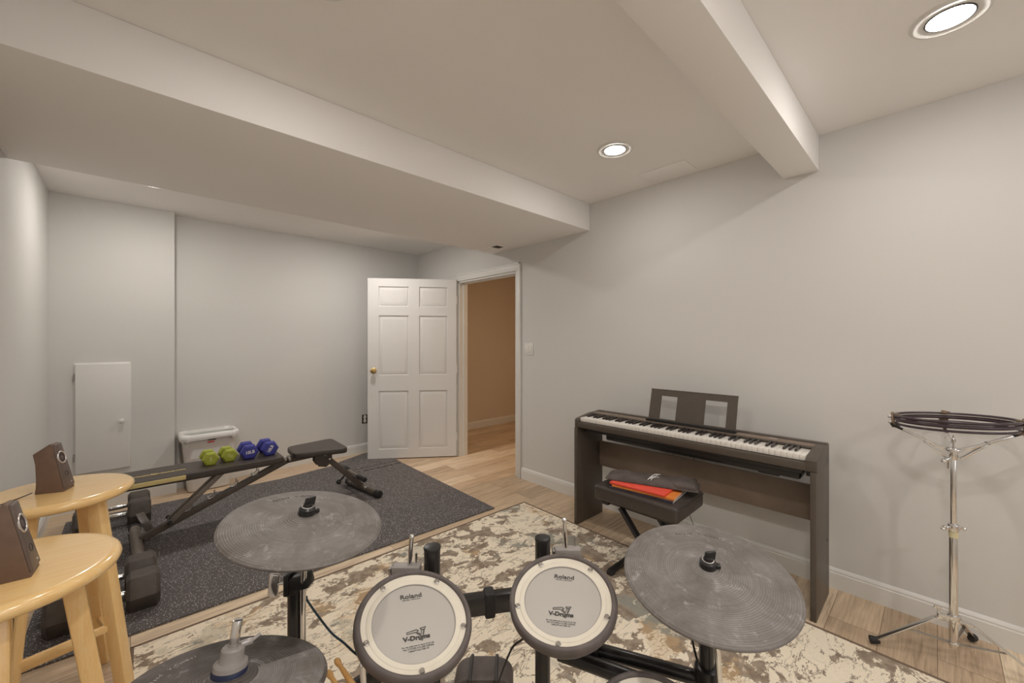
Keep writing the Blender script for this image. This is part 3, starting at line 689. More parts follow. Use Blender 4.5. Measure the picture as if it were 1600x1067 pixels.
# tom mounts: chrome L rods with grey clamp blocks
for (p, q, c) in (((.522, .924, .821), (.511, .928, .66), (.511, .930, .742)), ((.868, .707, .828), (.876, .700, .66), (.876, .702, .742))):
    m = MB(); m.tube([V(q), V(p)], .0057, 16); m.ball(p, .0068); t.part('mount_rod', m, CHROME, label='chrome mounting rod')
    p1 = V(c); m = MB(); side = V((.7264, -.6876, 0))
    m.bar(p1-side*.036+V((0, 0, -.008)), p1+side*.036+V((0, 0, -.008)), .030, .036, bevel=.005); t.part('clamp_block', m, GREYPL, label='grey clamp block')
    m = MB(); m.bar(p1-side*.043+V((0, 0, -.012)), p1-side*.036+V((0, 0, -.012)), .026, .036, bevel=.002); t.part('clamp_plate', m, DCHROME)
    m = MB(); m.cyl(p1+side*.022+FW*.010, p1+side*.022+FW*.010+V((0, 0, .034)), .003); t.part('clamp_screw', m, DCHROME)
    P = Lp if p[0] < .6 else Rp
    m = MB(); m.bar(p1-V((0, 0, .03)), P+V((0, 0, p1.z-.03)), .03, .03, bevel=.005); t.part('clamp_arm', m, BLACK)
# cymbal arms
m = MB(); m.tube(curve_pts([(.285, .974, .895), (.286, .985, .82), (.287, .999, .74), (.288, 1.001, .58)]), .0065, 16); t.part('cymbal_arm', m, CHROME, label='chrome rod under the left cymbal pad')
m = MB(); cl = V((.283, 1.015, .765)); sd = V((.7264, -.6876, 0))
m.bar(cl-sd*.024+V((0, 0, -.004)), cl+sd*.026+V((0, 0, .010)), .036, .034, bevel=.005); m.bar(cl-sd*.026, cl-sd*.014, .042, .048, bevel=.003); t.part('arm_clamp', m, BLACK, label='black arm clamp')
m = MB(); m.cyl(cl-sd*.052+V((0, 0, -.006)), cl-sd*.02+V((0, 0, -.002)), .0035); t.part('clamp_bolt', m, CHROME)
m = MB(); m.box((-.0115, -.004, -.027), (.0115, .004, .027), .0035, 3, frame(cl-sd*.058+V((0, 0, -.008)), sd+V((0, 0, -.1)), V((0, 0, 1)))); t.part('wing_plate', m, CHROME, label='chrome wing plate')
m = MB(); m.tube(curve_pts([(.940, .357, .775), (.945, .35, .70), (.952, .338, .62), (.958, .333, .48)]), .0068, 16); t.part('cymbal_arm', m, CHROME, label='chrome rod under the right cymbal pad')
m = MB(); m.bar((.956, .335, .50), (.980, .372, .50), .03, .03, bevel=.004); t.part('arm_clamp', m, BLACK)
# arm to the hi-hat pad and the snare rod
m = MB(); m.cyl((.560, .888, .565), (.205, .72, .42), .017, seg=24, bev=.003); t.part('side_arm', m, BLACKG, label='black side arm towards the drummer')
m = MB(); m.tube([(.352, .826, .644), (.352, .80, .48)], .0062, 16); m.lathe([(.0062, 0), (.0072, .004), (.004, .008), (.001, .009)], (.352, .826, .642), seg=16); t.part('mount_rod', m, CHROME)
m = MB(); m.cyl((.126, .874, .72), (.145, .80, .30), .006); m.bar((.137, .84, .45), (.205, .72, .42), .03, .035, bevel=.005); t.part('side_arm', m, BLACKG)
m = MB(); m.cyl((.205, .72, .03), (.205, .72, .45), .0165, seg=24); t.part('post', m, BLACKG); m = MB(); m.cyl((.205, .72, .0095), (.205, .72, .05), .026, .022, seg=24); t.part('rubber_foot', m, RUBF)

# ------------------------------------------------------------------ mesh drum pads
def tom_matrix(C, n, up):
    z = V((n[0], n[1], 1)).normalized(); y = V(up); y = (y-z*y.dot(z)).normalized(); x = y.cross(z)
    M = Matrix((x, y, z)).transposed().to_4x4(); M.translation = C; return M
def make_tom(C, n, up, R, label, cell=[None]):
    M = tom_matrix(C, n, up)
    if cell[0] is not None and abs(R-.125) < 1e-4: return dup(cell[0], M, label)
    t = Thing('drum_pad', None, label, 'drum pad', 'electronic mesh drum pads', M=M); k = R/.125
    m = MB(); m.lathe([(a*k, b) for a, b in ((.1115, -.018), (.1115, .000), (.1135, .0045), (.118, .0065), (.1225, .0035), (.125, -.004), (.1245, -.014), (.120, -.022), (.113, -.024))]+[(.1115*k, -.018)], seg=96, caps=False); t.part('rubber_rim', m, HOOPR, True, 60, label='worn grey rubber hoop cover')
    m = MB(); m.lathe([(a*k, b) for a, b in ((.0885, -.008), (.0895, -.0035), (.092, -.0025), (.0995, -.0030), (.1005, -.004), (.1035, -.0035), (.109, -.0015), (.1113, -.0005), (.1118, -.012))], seg=96, caps=False); t.part('hoop', m, HOOPW, True, 40, label='cream hoop')
    m = MB(); m.lathe([(.001, -.006), (.0888*k, -.0062), (.0890*k, -.012), (.001, -.013)], seg=80); t.part('mesh_head', m, MESHH, True, 40, label='light grey mesh head')
    m = MB(); m.torus((0, 0, -.0052), .0890*k, .0012, seg=80, rs=8); t.part('head_ring', m, GREYPL, True)
    m = MB(); m.lathe([(a*k, b) for a, b in ((.112, -.014), (.113, -.03), (.106, -.045), (.06, -.06), (.001, -.062))], seg=64, caps=False); t.part('body', m, BODYP, True, 50)
    for q in range(5):
        a = math.radians(53+72*q); x, y = .1055*k*math.cos(a), .1055*k*math.sin(a)
        m = MB(); m.lathe([(.0062, -.003), (.0062, .0005), (.0048, .0022), (.003, .0022), (.0026, .001), (.0005, .001)], (x, y, 0), seg=16); t.part('tension_screw', m, CHROME, True, label='chrome tension screw')
    m = MB(); zt = -.0054
    m.text('Roland', .0150, Matrix.Translation((0, .060, zt)), .0003, 1.18, .0002); 
    m.text('MESH HEAD   MADE IN JAPAN', .0030, Matrix.Translation((0, .0515, zt)), .0002)
    t.part('lettering', m, DARKP, True, 0, label='Roland lettering')
    m = MB(); m.text('V-Drums', .0126, Matrix.Translation((-.001, -.0365, zt)), .0003, 1.18, .0006)
    def ln(a, b, w=.0012): m.bar((a[0], a[1], zt+.0002), (b[0], b[1], zt+.0002), w, .0005, bevel=0)
    for a, b in (((-.020, -.0225), (.001, -.0195)), ((-.020, -.0265), (-.003, -.0245)), ((-.020, -.0225), (-.020, -.0265)), ((.001, -.0195), (.005, -.0225)), ((.005, -.0225), (.0005, -.0245)), ((-.003, -.0245), (.008, -.034)), ((.0005, -.0245), (.009, -.0315)),
                 ((.008, -.018), (.021, -.0165)), ((.008, -.018), (.011, -.0215)), ((.021, -.0165), (.018, -.021)), ((.011, -.0215), (.009, -.0315)), ((.015, -.0215), (.013, -.0315)), ((.018, -.021), (.010, -.044)), ((.010, -.044), (.002, -.040)), ((.011, -.0215), (.018, -.021))): ln(a, b)
    t.part('emblem', m, DARKP, True, 0, label='V-Drums emblem')
    m = MB()
    for i, s in enumerate(('For use under one or more of U.S. Pat.', 'Nos. 5,710,390; 6,121,538; 5,920,026', '5,864,077 and 7,385,135')): m.text(s, .0042, Matrix.Translation((0, -.0520-.0048*i, zt)), .0002)
    t.part('patent_text', m, DARKP, True, 0)
    if cell[0] is None: cell[0] = t.o
    return t.o
make_tom((.446, .775, .721), (-.034, -.377), (.343, .875, .342), .125, 'round mesh drum pad with grey rim, the left one of the pair on the rack')
make_tom((.731, .601, .723), (-.297, -.176), (.770, .548, .325), .125, 'round mesh drum pad with grey rim beside the largest cymbal, right of the pair')
make_tom((.735, .375, .555), (-.20, -.16), (.75, .55, .3), .125, 'drum pad at the bottom edge, only its rim showing left of the cable')
make_tom((.315, .520, .625), (-.02, -.08), (.30, .95, .1), .140, 'snare drum pad below the picture edge carrying the drumsticks')

# ------------------------------------------------------------------ cymbal pads
def make_cymbal(C, n, up, R, mat, label, sector=False, hat=False):
    M = tom_matrix(C, n, up); t = Thing('cymbal_pad', None, label, 'cymbal pad', 'electronic cymbal pads', M=M)
    prof = [(.001, .022), (.016, .0215), (.030, .0175), (.042, .0115), (.052, .009), (R*.55, .0065), (R*.8, .0035), (R-.008, .0012), (R-.002, -.0008), (R, -.004), (R-.002, -.008), (R-.010, -.009), (R*.6, -.004), (.03, .003), (.001, .004)]
    m = MB(); m.lathe(prof, seg=128); t.part('rubber_disc', m, mat, True, 50, label='worn grooved grey rubber disc')
    if not hat:
        m = MB(); m.lathe([(.001, .038), (.013, .038), (.017, .034), (.0175, .022), (.001, .020)], seg=32); t.part('rotation_stop', m, BLACK, True)
        m = MB(); m.box((-.013, -.0035, .036), (.013, .0035, .058), .0025, 2, Matrix.Rotation(.5, 4, 'Z') @ Matrix.Rotation(.10, 4, 'Y')); m.cyl((0, 0, .03), (0, 0, .046), .009, seg=20, bev=.002); m.box((.012, -.006, .022), (.026, .006, .030), .002); t.part('wing_nut', m, BLACK, True, label='black wing nut')
        m = MB(); m.torus((0, 0, .0385), .0115, .0012, seg=32, rs=6); t.part('washer', m, SILV, True)
    else:
        m = MB(); m.lathe([(.001, .0262), (.0270, .0262), (.0282, .024), (.0284, .016), (.001, .010)], seg=40); t.part('clutch_ring', m, BLUEPL, True, label='dark blue collar')
        m = MB(); m.lathe([(.001, .060), (.016, .060), (.0185, .057), (.019, .042), (.0205, .038), (.0265, .034), (.0275, .027), (.001, .026)], seg=40); t.part('clutch', m, GREYPL, True, label='grey plastic clutch')
        m = MB(); m.box((.010, -.005, .054), (.032, .005, .064), .003); m.cyl((.03, 0, .059), (.045, .004, .064), .003); t.part('clutch_screw', m, SILV, True)
        m = MB(); m.cyl((0, 0, .05), (0, 0, .104), .0082, seg=24, bev=.0015); t.part('rod', m, CHROME, True, label='chrome rod')
    if sector:
        m = MB(); seg = 60; a0, a1 = math.radians(-178), math.radians(-2); arc = []
        R2 = R-.006; yb = -.004
        poly = [(R2*math.cos(a0+(a1-a0)*k/seg), min(R2*math.sin(a0+(a1-a0)*k/seg), yb)) for k in range(seg+1)]
        rin = .046; inner = [(rin*math.cos(a1+(a0-a1)*k/24), min(rin*math.sin(a1+(a0-a1)*k/24), yb)) for k in range(25)]
        top = lambda x, y: .0095-(math.hypot(x, y)/R)*.0065
        n_ = len(poly)
        R_o = [m.bm.verts.new((x, y, top(x, y)+.001)) for x, y in poly]; R_b = [m.bm.verts.new((x, y, top(x, y)-.006)) for x, y in poly]
        inn = []
        for k in range(n_):
            a = a0+(a1-a0)*k/seg; x, y = rin*math.cos(a), min(rin*math.sin(a), yb); inn.append((x, y))
        I_o = [m.bm.verts.new((x, y, top(x, y)+.003)) for x, y in inn]; I_b = [m.bm.verts.new((x, y, top(x, y)-.004)) for x, y in inn]
        for k in range(n_-1):
            m.bm.faces.new((R_o[k], R_o[k+1], I_o[k+1], I_o[k])); m.bm.faces.new((R_o[k], R_b[k], R_b[k+1], R_o[k+1])); m.bm.faces.new((I_o[k], I_o[k+1], I_b[k+1], I_b[k]))
        m.bm.faces.new((R_o[0], I_o[0], I_b[0], R_b[0])); m.bm.faces.new((R_o[-1], R_b[-1], I_b[-1], I_o[-1]))
        t.part('striking_zone', m, CYM4, True, 40, label='lighter raised striking half')
    # faint moulded lettering
    m = MB(); rr_ = R*.74; s = 'Roland  V-Cymbal' if not hat else 'Roland  V-Cymbal'; n_ = len(s); zz = .0046 if R > .17 else .0048
    for i, ch in enumerate(s):
        if ch == ' ': continue
        a = PI/2+(n_/2-i-.5)*.052+(0 if not hat else .55)
        m.text(ch, .0105, Matrix.Translation((rr_*math.cos(a), rr_*math.sin(a), zz)) @ Matrix.Rotation(a-PI/2, 4, 'Z'), .0003)
    t.part('lettering', m, GREYP if not hat else SILV, True, 0, label='moulded lettering')
    return t
make_cymbal((.284, .974, .914), (.098, -.15), (.10, .95, .2), .165, CYM1, 'dusty grey cymbal pad at left hovering in front of the gym mat')
make_cymbal((.940, .355, .797), (-.177, -.105), (.85, .5, .2), .180, CYM2, 'largest dusty grey cymbal pad in front of the piano bench')
make_cymbal((.126, .874, .708), (.172, .091), (-.105, .99, .1), .165, CYM3, 'dark grey hi-hat cymbal pad with chrome rod at the bottom left edge', True, True)

# ------------------------------------------------------------------ kick pad, drumsticks, drum cables
t = Thing('kick_pad', (.765, .930, .009), 'dark grey kick drum trigger pad at the bottom edge between the two mesh pads', 'kick pad')
Mk = frame((.765, .930, .0095), (.7264, -.6876, 0), (0, 0, 1))
def arch(w, h, r, n=8):
    p = [(-w/2, 0), (w/2, 0)]
    for k in range(n+1): q = PI/2*k/n; p.append((w/2-r+r*math.cos(q), h-r+r*math.sin(q)))
    for k in range(n+1): q = PI/2+PI/2*k/n; p.append((-w/2+r+r*math.cos(q), h-r+r*math.sin(q)))
    return p
Mup = Mk @ Matrix(((1, 0, 0, 0), (0, 0, -1, 0), (0, 1, 0, 0), (0, 0, 0, 1)))
m = MB(); m.prism(arch(.176, .338, .045), -.045, .045, Mup, .006); t.part('tower', m, HOOPR, smooth=50)
for x in (-.038, .038):
    m = MB(); m.prism([(a+x*0, b) for a, b in arch(.010, .342, .004, 3)], -.05, .05, Mup @ Matrix.Translation((x, 0, 0)), .002); t.part('rib', m, BODYP)
m = MB(); m.box((-.10, -.06, 0), (.10, .12, .02), .004, 2, Mk); t.part('base', m, BLACK)
m = MB(); m.prism([(.062*math.cos(2*PI*k/32), .25+.062*math.sin(2*PI*k/32)) for k in range(32)], .045, .06, Mup, .003); t.part('beater_pad', m, RUBF)
def stick(p, d, L, label):
    p = V(p); d = V(d).normalized(); m = MB(); u = [(0, .0012), (.002, .004), (.008, .0062), (.014, .0058), (.022, .0040), (.08, .0062), (.13, .0072), (L-.004, .0072), (L, .004)]
    m.tube([p+d*a for a, r in u], [r for a, r in u], 16); build('drumstick', m, STICKM, label=label, cat='drumstick', group='drumsticks on the snare pad', smooth=60)
stick((.309, .858, .662), (.03, -.60, -.060), .36, 'wooden drumstick at the bottom edge, the one nearer the chrome rod')
stick((.286, .838, .662), (.03, -.60, -.060), .36, 'wooden drumstick at the bottom edge, the one nearer the hi-hat pad')
cord('pad_cable', [(.296, 1.006, .73), (.300, 1.0, .715), (.334, .965, .652), (.352, .93, .635), (.372, .887, .617), (.41, .85, .60), (.47, .84, .60)], .0024, CORDB, 'dark teal cable curving from the left cymbal post to the left drum pad')
cord('pad_cable', [(.735, .63, .655), (.715, .665, .625), (.690, .69, .60), (.672, .71, .575), (.665, .74, .50), (.68, .78, .42)], .0024, CORD, 'thin black cable loop hanging under the right drum pad')
cord('cymbal_cable', [(.945, .36, .785), (.96, .40, .66), (.984, .405, .593), (.993, .395, .54), (1.003, .387, .497), (1.0, .38, .40), (.99, .37, .2), (.95, .45, .02)], .0026, CORD, 'black cable hanging below the right cymbal pad beside its post')
cord('cymbal_cable', [(.950, .362, .785), (.972, .395, .66), (.990, .393, .60), (.996, .386, .55), (1.005, .381, .497), (1.01, .37, .40), (1.0, .36, .2), (1.0, .39, .02)], .0024, CORD, 'second black cable below the right cymbal pad, nearest the post')

# ------------------------------------------------------------------ digital piano and its stand
PY0, PY1 = .388, 1.806
t = Thing('digital_piano', (2.49, 1.10, .702), 'black 88-key digital piano along the long wall', 'piano')
m = MB()
m.box((2.337, .42, .703), (2.642, 1.79, .742), .003)
m.box((2.505, .42, .74), (2.641, 1.79, .787), .003)
m.box((2.60, PY0+.003, .785), (2.640, PY1-.003, .793), .003)
for y0, y1 in ((PY0, .434), (1.775, PY1)):
    Mx = Matrix(((1, 0, 0, 0), (0, 0, 1, 0), (0, 1, 0, 0), (0, 0, 0, 1)))
    m.prism([(2.336, .7025), (2.336, .757), (2.345, .763), (2.355, .766), (2.50, .786), (2.60, .789), (2.642, .789), (2.642, .7025)], y0, y1, Mx, .002)
t.part('body', m, PIANO)
m = MB(); m.box((2.512, .434, .786), (2.59, 1.775, .7885), .001); t.part('control_panel', m, PIANOP)
m = MB(); m.box((2.505, .440, .7735), (2.511, 1.770, .7765)); t.part('felt_strip', m, REDP)
kw = (1.773-.436)/52; names = 'ABCDEFG'
wk = bk = None
for i in range(52):
    yc = 1.773-kw*(i+.5)
    if wk is None:
        m = MB(); m.box((2.358, -kw/2+.0005, .745), (2.510, kw/2-.0005, .7715), .0012, 2); wk = t.part('white_key', m, KEYW, True); wk.data.transform(Matrix.Translation((-2.49, 0, -.702))); o = wk
    else: o = wk.copy(); COL.objects.link(o)
    o.location = (0, yc-1.10, 0)
    if names[i % 7] in 'ACDFG' and i < 51:
        if bk is None:
            m = MB(); sec = lambda x, w, z: [(x, -w, .768), (x, w, .768), (x, w-.001, z), (x, -w+.001, z)]
            m.rings([sec(2.412, .0058, .776), sec(2.418, .0055, .783), sec(2.51, .0055, .784)]); bk = t.part('black_key', m, KEYB, True); bk.data.transform(Matrix.Translation((-2.49, 0, -.702))); o = bk
        else: o = bk.copy(); COL.objects.link(o)
        o.location = (0, yc-kw/2-1.10, 0)
for y in (1.60, 1.64, 1.68):
    m = MB(); m.box((2.545, y-.012, .788), (2.555, y+.012, .7905), .001); t.part('button', m, GREYPL)
m = MB(); m.box((2.56, 1.06, .7885), (2.566, 1.10, .7892)); m.box((2.56, .60, .7885), (2.566, .64, .7892)); t.part('panel_marks', m, WHITEP)
# music rest
t = Thing('music_rest', (2.55, 1.07, .788), 'black music rest with two square openings standing on the piano', 'music stand')
b0 = V((2.548, 1.345, .797)); b1 = V((2.548, .806, .797)); tilt = V((.05, 0, .20)).normalized()
Mr = frame(b0, (b1-b0), tilt.cross(V((0, 1, 0)))); 
W = (b1-b0).length; Hh = .204
Mr = Matrix((V((0, -1, 0)), tilt, V((0, -1, 0)).cross(tilt))).transposed().to_4x4(); Mr.translation = b0
m = MB()
c0, c1, c2, c3 = .136*W, .34*W, .664*W, .90*W; r0, r1 = .012, .165
for lo, hi in (((0, 0), (c0, Hh)), ((c3, 0), (W, Hh)), ((c1, 0), (c2, Hh)), ((c0, r1), (c1, Hh)), ((c2, r1), (c3, Hh)), ((c0, 0), (c1, r0)), ((c2, 0), (c3, r0))): m.box((lo[0], lo[1], -.005), (hi[0], hi[1], .005), 0, 1, Mr)
m.box((-.002, Hh-.004, -.006), (W+.002, Hh+.004, .006), .002, 2, Mr); t.part('panel', m, PIANO, smooth=0)
m = MB(); m.box((2.520, .800, .789), (2.560, 1.352, .801), .003); m.box((2.520, .800, .797), (2.528, 1.352, .807), .002); t.part('ledge', m, BLACK)
m = MB(); zf = -.0056 if (Mr.to_3x3() @ V((0, 0, 1))).x > 0 else .0056
Mt = Matrix((V((0, -1, 0)), tilt, V((0, -1, 0)).cross(tilt))).transposed().to_4x4(); Mt.translation = b0+V((0, -W*.5, 0))+tilt*.150-V((1, 0, -.25)).normalized()*.0058
m.text('YAMAHA', .014, Mt, .0003, 1.2, .0002); t.part('lettering', m, GREYP, smooth=0, label='YAMAHA lettering')
# stand
t = Thing('piano_stand', (2.49, 1.10, 0), 'black wooden piano stand with two side panels and a back board', 'piano stand')
for y0, y1 in ((.390, .414), (1.784, 1.806)):
    m = MB(); m.box((2.330, y0, .002), (2.655, y1, .7015), .002); t.part('side_panel', m, PIANO, label='black upright side panel')
m = MB(); m.box((2.615, .414, .372), (2.630, 1.784, .560), .001); t.part('back_board', m, PIANOP, label='brown black back board')
m = MB(); m.box((2.38, .45, .672), (2.60, 1.74, .7025), .008); m.box((2.42, .470, .630), (2.57, 1.60, .68), .010); m.box((2.43, .56, .622), (2.52, .66, .64), .006); t.part('under_rail', m, BLACK)
m = MB()
for y in (.43, 1.765): m.box((2.41, y-.015, .66), (2.47, y+.015, .7018), .003)
t.part('fixing_bracket', m, BLACK)
m = MB(); m.cyl((2.60, .3899, .30), (2.60, .3885, .30), .005); t.part('screw_cover', m, BLACK)
cord('piano_cable', [(2.60, 1.05, .66), (2.66, 1.10, .50), (2.70, 1.16, .30), (2.66, 1.25, .10), (2.62, 1.30, .02), (2.56, 1.22, .006), (2.50, 1.26, .006)], .0022, CORD, 'thin black cable dropping behind the piano bench')
cord('piano_cable', [(2.60, 1.20, .66), (2.68, 1.22, .40), (2.69, 1.12, .15), (2.63, 1.03, .03), (2.66, .95, .006)], .0020, CORD, 'thin black cable crossing the other one behind the piano bench')

# ------------------------------------------------------------------ piano bench with books and stick bag
t = Thing('piano_bench', (2.155, 1.14, .0), 'black padded X-frame piano bench in front of the digital piano', 'bench')
t.part('cushion', pad([(1.976, .892), (2.332, .900), (2.328, 1.392), (1.972, 1.386)], .402, .482, .010, .02), VINYL, smooth=60, label='black vinyl cushion')
m = MB(); q = [(1.974, .890, .471), (2.334, .898, .471), (2.330, 1.394, .471), (1.970, 1.388, .471)]
P = []
for i in range(4): P += [V(q[i]).lerp(V(q[(i+1) % 4]), s) for s in (.04, .5, .96)]
m.tube(P, .0025, 8, closed=True); t.part('piping', m, VINYL)
m = MB(); m.box((2.0, .93, .386), (2.31, 1.35, .402), .002); m.box((1.99, 1.30, .378), (2.03, 1.345, .40), .003); t.part('seat_plate', m, BLACK)
for X in (2.015, 2.285):
    dx = .014
    m = MB(); m.bar((X-dx, 1.225, .388), (X-dx, .935, .035), .020, .034, up=(1, 0, 0), bevel=.002); t.part('leg', m, BLACK)
    m = MB(); m.bar((X+dx, .945, .388), (X+dx, 1.265, .035), .020, .034, up=(1, 0, 0), bevel=.002); t.part('leg', m, BLACK)
    m = MB(); m.cyl((X-.035, 1.088, .222), (X+.035, 1.088, .222), .012, bev=.003); t.part('pivot_bolt', m, DCHROME)
for y in (.935, 1.265):
    m = MB(); m.bar((1.955, y, .027), (2.335, y, .027), .030, .026, bevel=.004); fb = t.part('foot_bar', m, BLACK)
    for x in (1.965, 2.325):
        m = MB(); m.box((x-.018, y-.018, .0105), (x+.018, y+.018, .030), .003); t.part('rubber_foot', m, RUBF, parent=fb)
def flat(name, c, sx, sy, z0, z1, rz, cover, label, cat, grp=None, pages=True):
    Mb = Matrix.Translation((c[0], c[1], z0)) @ Matrix.Rotation(rz, 4, 'Z'); h = z1-z0
    tt = Thing(name, None, label, cat, grp, M=Mb)
    if pages:
        m = MB(); m.box((-sx/2+.002, -sy/2+.002, .0012), (sx/2-.002, sy/2-.002, h-.0012)); tt.part('pages', m, PAPER, True, 0)
        m = MB(); m.box((-sx/2, -sy/2, 0), (sx/2, sy/2, .0012)); m.box((-sx/2, -sy/2, h-.0012), (sx/2, sy/2, h)); m.box((-sx/2, -sy/2, 0), (-sx/2+.0012, sy/2, h)); tt.part('cover', m, cover, True, 0)
    else:
        m = MB(); m.box((-sx/2, -sy/2, 0), (sx/2, sy/2, h), .0015); tt.part('cover', m, cover, True)
    return tt
flat('book', (2.125, 1.125), .235, .355, .4823, .4935, .10, BOOKD, 'dark-spined book lying directly on the bench cushion, bottom of the stack', 'book')
flat('book', (2.130, 1.122), .225, .345, .4938, .5035, .13, ORNG, 'orange-covered book in the middle of the stack on the bench', 'book')
flat('folder', (2.125, 1.150), .225, .315, .5038, .5150, .10, REDP, 'bright red folder on top of the books on the bench', 'folder', pages=False)
# stick bag: soft pillow with a rounded flap
ax = V((.165, -.46, 0)).normalized(); Mbag = Matrix((ax, V((-ax.y, ax.x, 0)), V((0, 0, 1)))).transposed().to_4x4(); Mbag.translation = V((2.170, 1.128, .5155))
t = Thing('drumstick_bag', None, 'dark grey nylon stick bag with round flap lying on the red folder', 'bag', M=Mbag)
def pillow(L, Wd, H, nx=36, ny=14, x0=0, wr=.004, seed=1, end=.5):
    rn = random.Random(seed); m = MB(); G = []; Gb = []
    for i in range(nx+1):
        ra = []; rb = []
        u = i/nx*2-1
        for j in range(ny+1):
            v = j/ny*2-1; e = max(0, 1-abs(u)**6)**.5; f = max(0, 1-abs(v)**2.6)**.5
            hgt = H*(.12+.88*e*f)*(1+.10*math.sin(u*9+v*2)+.06*math.sin(v*7-u*15)); wd = Wd/2*(1-.10*max(0, abs(u)-.85)/.15)
            ra.append(m.bm.verts.new((x0+u*L/2, v*wd, hgt))); rb.append(m.bm.verts.new((x0+u*L/2, v*wd, 0 if 0 < i < nx and 0 < j < ny else hgt*.4)))
        G.append(ra); Gb.append(rb)
    for i in range(nx):
        for j in range(ny):
            m.bm.faces.new((G[i][j], G[i+1][j], G[i+1][j+1], G[i][j+1])); m.bm.faces.new((Gb[i][j+1], Gb[i+1][j+1], Gb[i+1][j], Gb[i][j]))
    for i in range(nx):
        m.bm.faces.new((G[i][0], Gb[i][0], Gb[i+1][0], G[i+1][0])); m.bm.faces.new((G[i+1][ny], Gb[i+1][ny], Gb[i][ny], G[i][ny]))
    for j in range(ny):
        m.bm.faces.new((G[0][j+1], Gb[0][j+1], Gb[0][j], G[0][j])); m.bm.faces.new((G[nx][j], Gb[nx][j], Gb[nx][j+1], G[nx][j+1]))
    return m
t.part('bag_body', pillow(.50, .155, .036), BAGM, True, 70)
m = MB(); out = []; N = 14
fl = []
for k in range(N+1):
    a = PI/2+PI*k/N; fl.append((.15+.065*math.cos(a), .075*math.sin(a)))
fl = fl+[(.235, -.075), (.235, .075)]
c = (.17, 0); rings = []
for s, z in ((1, .012), (1, .022), (.93, .030), (.6, .0415), (.25, .0435), (.02, .044)):
    rings.append([(c[0]+(x-c[0])*s, y*s, z+(.0 if s < .99 else -.0*abs(y))) for x, y in fl])
m.rings(rings); t.part('flap', m, BAGM, True, 60, label='rounded closing flap')
m = MB()
for k, (x0, s) in enumerate(((.0, 1), (.012, .8), (.024, .9), (.036, .6))):
    m.bar((x0-.01, -.060+.01*k, .0315+.003*k), (x0+.012, -.02, .0395), .004, .0012, bevel=0)
m.tube(curve_pts([(-.012, -.062, .028), (-.004, -.045, .036), (.006, -.02, .0405), (.020, .01, .0425), (.045, .02, .042)]), .0022, 6)
m.tube(curve_pts([(.004, -.062, .028), (.012, -.045, .036), (.02, -.025, .0405), (.034, .005, .0425)]), .0018, 6)
t.part('lettering', m, WHITEP, True, label='white printed lettering')

# ------------------------------------------------------------------ chrome stand with the hoop stack
t = Thing('drum_stand', (2.45, -.045, 0), 'chrome tripod snare stand against the long wall at the right', 'drum stand')
c = V((2.45, -.045, 0)); side = V((.6876, -.7261, 0)).normalized(); rt = V((.7264, -.6876, 0))
m = MB(); m.cyl(c+V((0, 0, .066)), c+V((0, 0, .545)), .0135, seg=28, bev=.002); t.part('lower_tube', m, CHROME)
m = MB(); m.cyl(c+V((0, 0, .52)), c+V((0, 0, .875)), .0095, seg=24, bev=.002); t.part('upper_tube', m, CHROME)
m = MB(); m.cyl(c+V((0, 0, .518)), c+V((0, 0, .545)), .0142, seg=24); t.part('nylon_sleeve', m, NYL)
m = MB(); m.cyl(c+V((0, 0, .543)), c+V((0, 0, .572)), .0175, seg=24, bev=.003)
m.bar(c+rt*.012+V((0, 0, .557)), c+rt*.040+V((0, 0, .553)), .012, .014, bevel=.004); m.bar(c-rt*.012+V((0, 0, .557)), c-rt*.034+V((0, 0, .557)), .014, .016, bevel=.004)
m.ball(c+rt*.043+V((0, 0, .552)), .008); m.ball(c-rt*.042+V((0, 0, .553)), .008, (1, 1, .8)); m.ball(c-rt*.038+V((0, 0, .562)), .006); t.part('height_clamp', m, CHROME, label='chrome height clamp with wing bolts')
feet = [V((2.358, .190, .012)), V((2.512, -.300, .012)), V((2.685, -.105, .012))]
hub = c+V((0, 0, .185))
m = MB(); m.cyl(c+V((0, 0, .168)), c+V((0, 0, .203)), .0185, seg=24, bev=.003); w0 = V((-.37, .93, 0)); m.bar(hub, hub+w0*.05, .018, .022, bevel=.004); m.cyl(hub+w0*.045+V((0, 0, -.01)), hub+w0*.045+V((0, 0, .03)), .004); m.bar(hub+w0*.035+V((0, 0, .028)), hub+w0*.06+V((0, 0, .034)), .006, .014, bevel=.002); t.part('leg_clamp', m, CHROME)
for f in feet:
    d = (f-c); d.z = 0; dn = d.normalized(); sd = V((-dn.y, dn.x, 0))
    kn = c+dn*.055+V((0, 0, .175))
    for q in (-.006, .006):
        pass
    m = MB(); m.bar(hub+V((0, 0, -.005)), kn, .020, .010, bevel=.002); m.bar(kn, f+V((0, 0, .006)), .022, .008, bevel=.003); lg = t.part('leg', m, CHROME, label='chrome leg')
    mid = kn.lerp(f, .45); m = MB(); m.bar(c+V((0, 0, .082)), mid, .012, .004, bevel=.001); t.part('brace', m, DCHROME)
    m = MB(); m.cyl(f-dn*.018+V((0, 0, .009)), f+dn*.016+V((0, 0, .004)), .013, .016, seg=18, bev=.003); bmesh.ops.bisect_plane(m.bm, geom=m.bm.verts[:]+m.bm.edges[:]+m.bm.faces[:], plane_co=(0, 0, .001), plane_no=(0, 0, -1), clear_outer=True); t.part('rubber_foot', m, RUBF, label='ribbed black rubber foot', parent=lg)
m = MB(); m.cyl(c+V((0, 0, .078)), c+V((0, 0, .090)), .017, seg=20, bev=.002); t.part('brace_collar', m, CHROME)
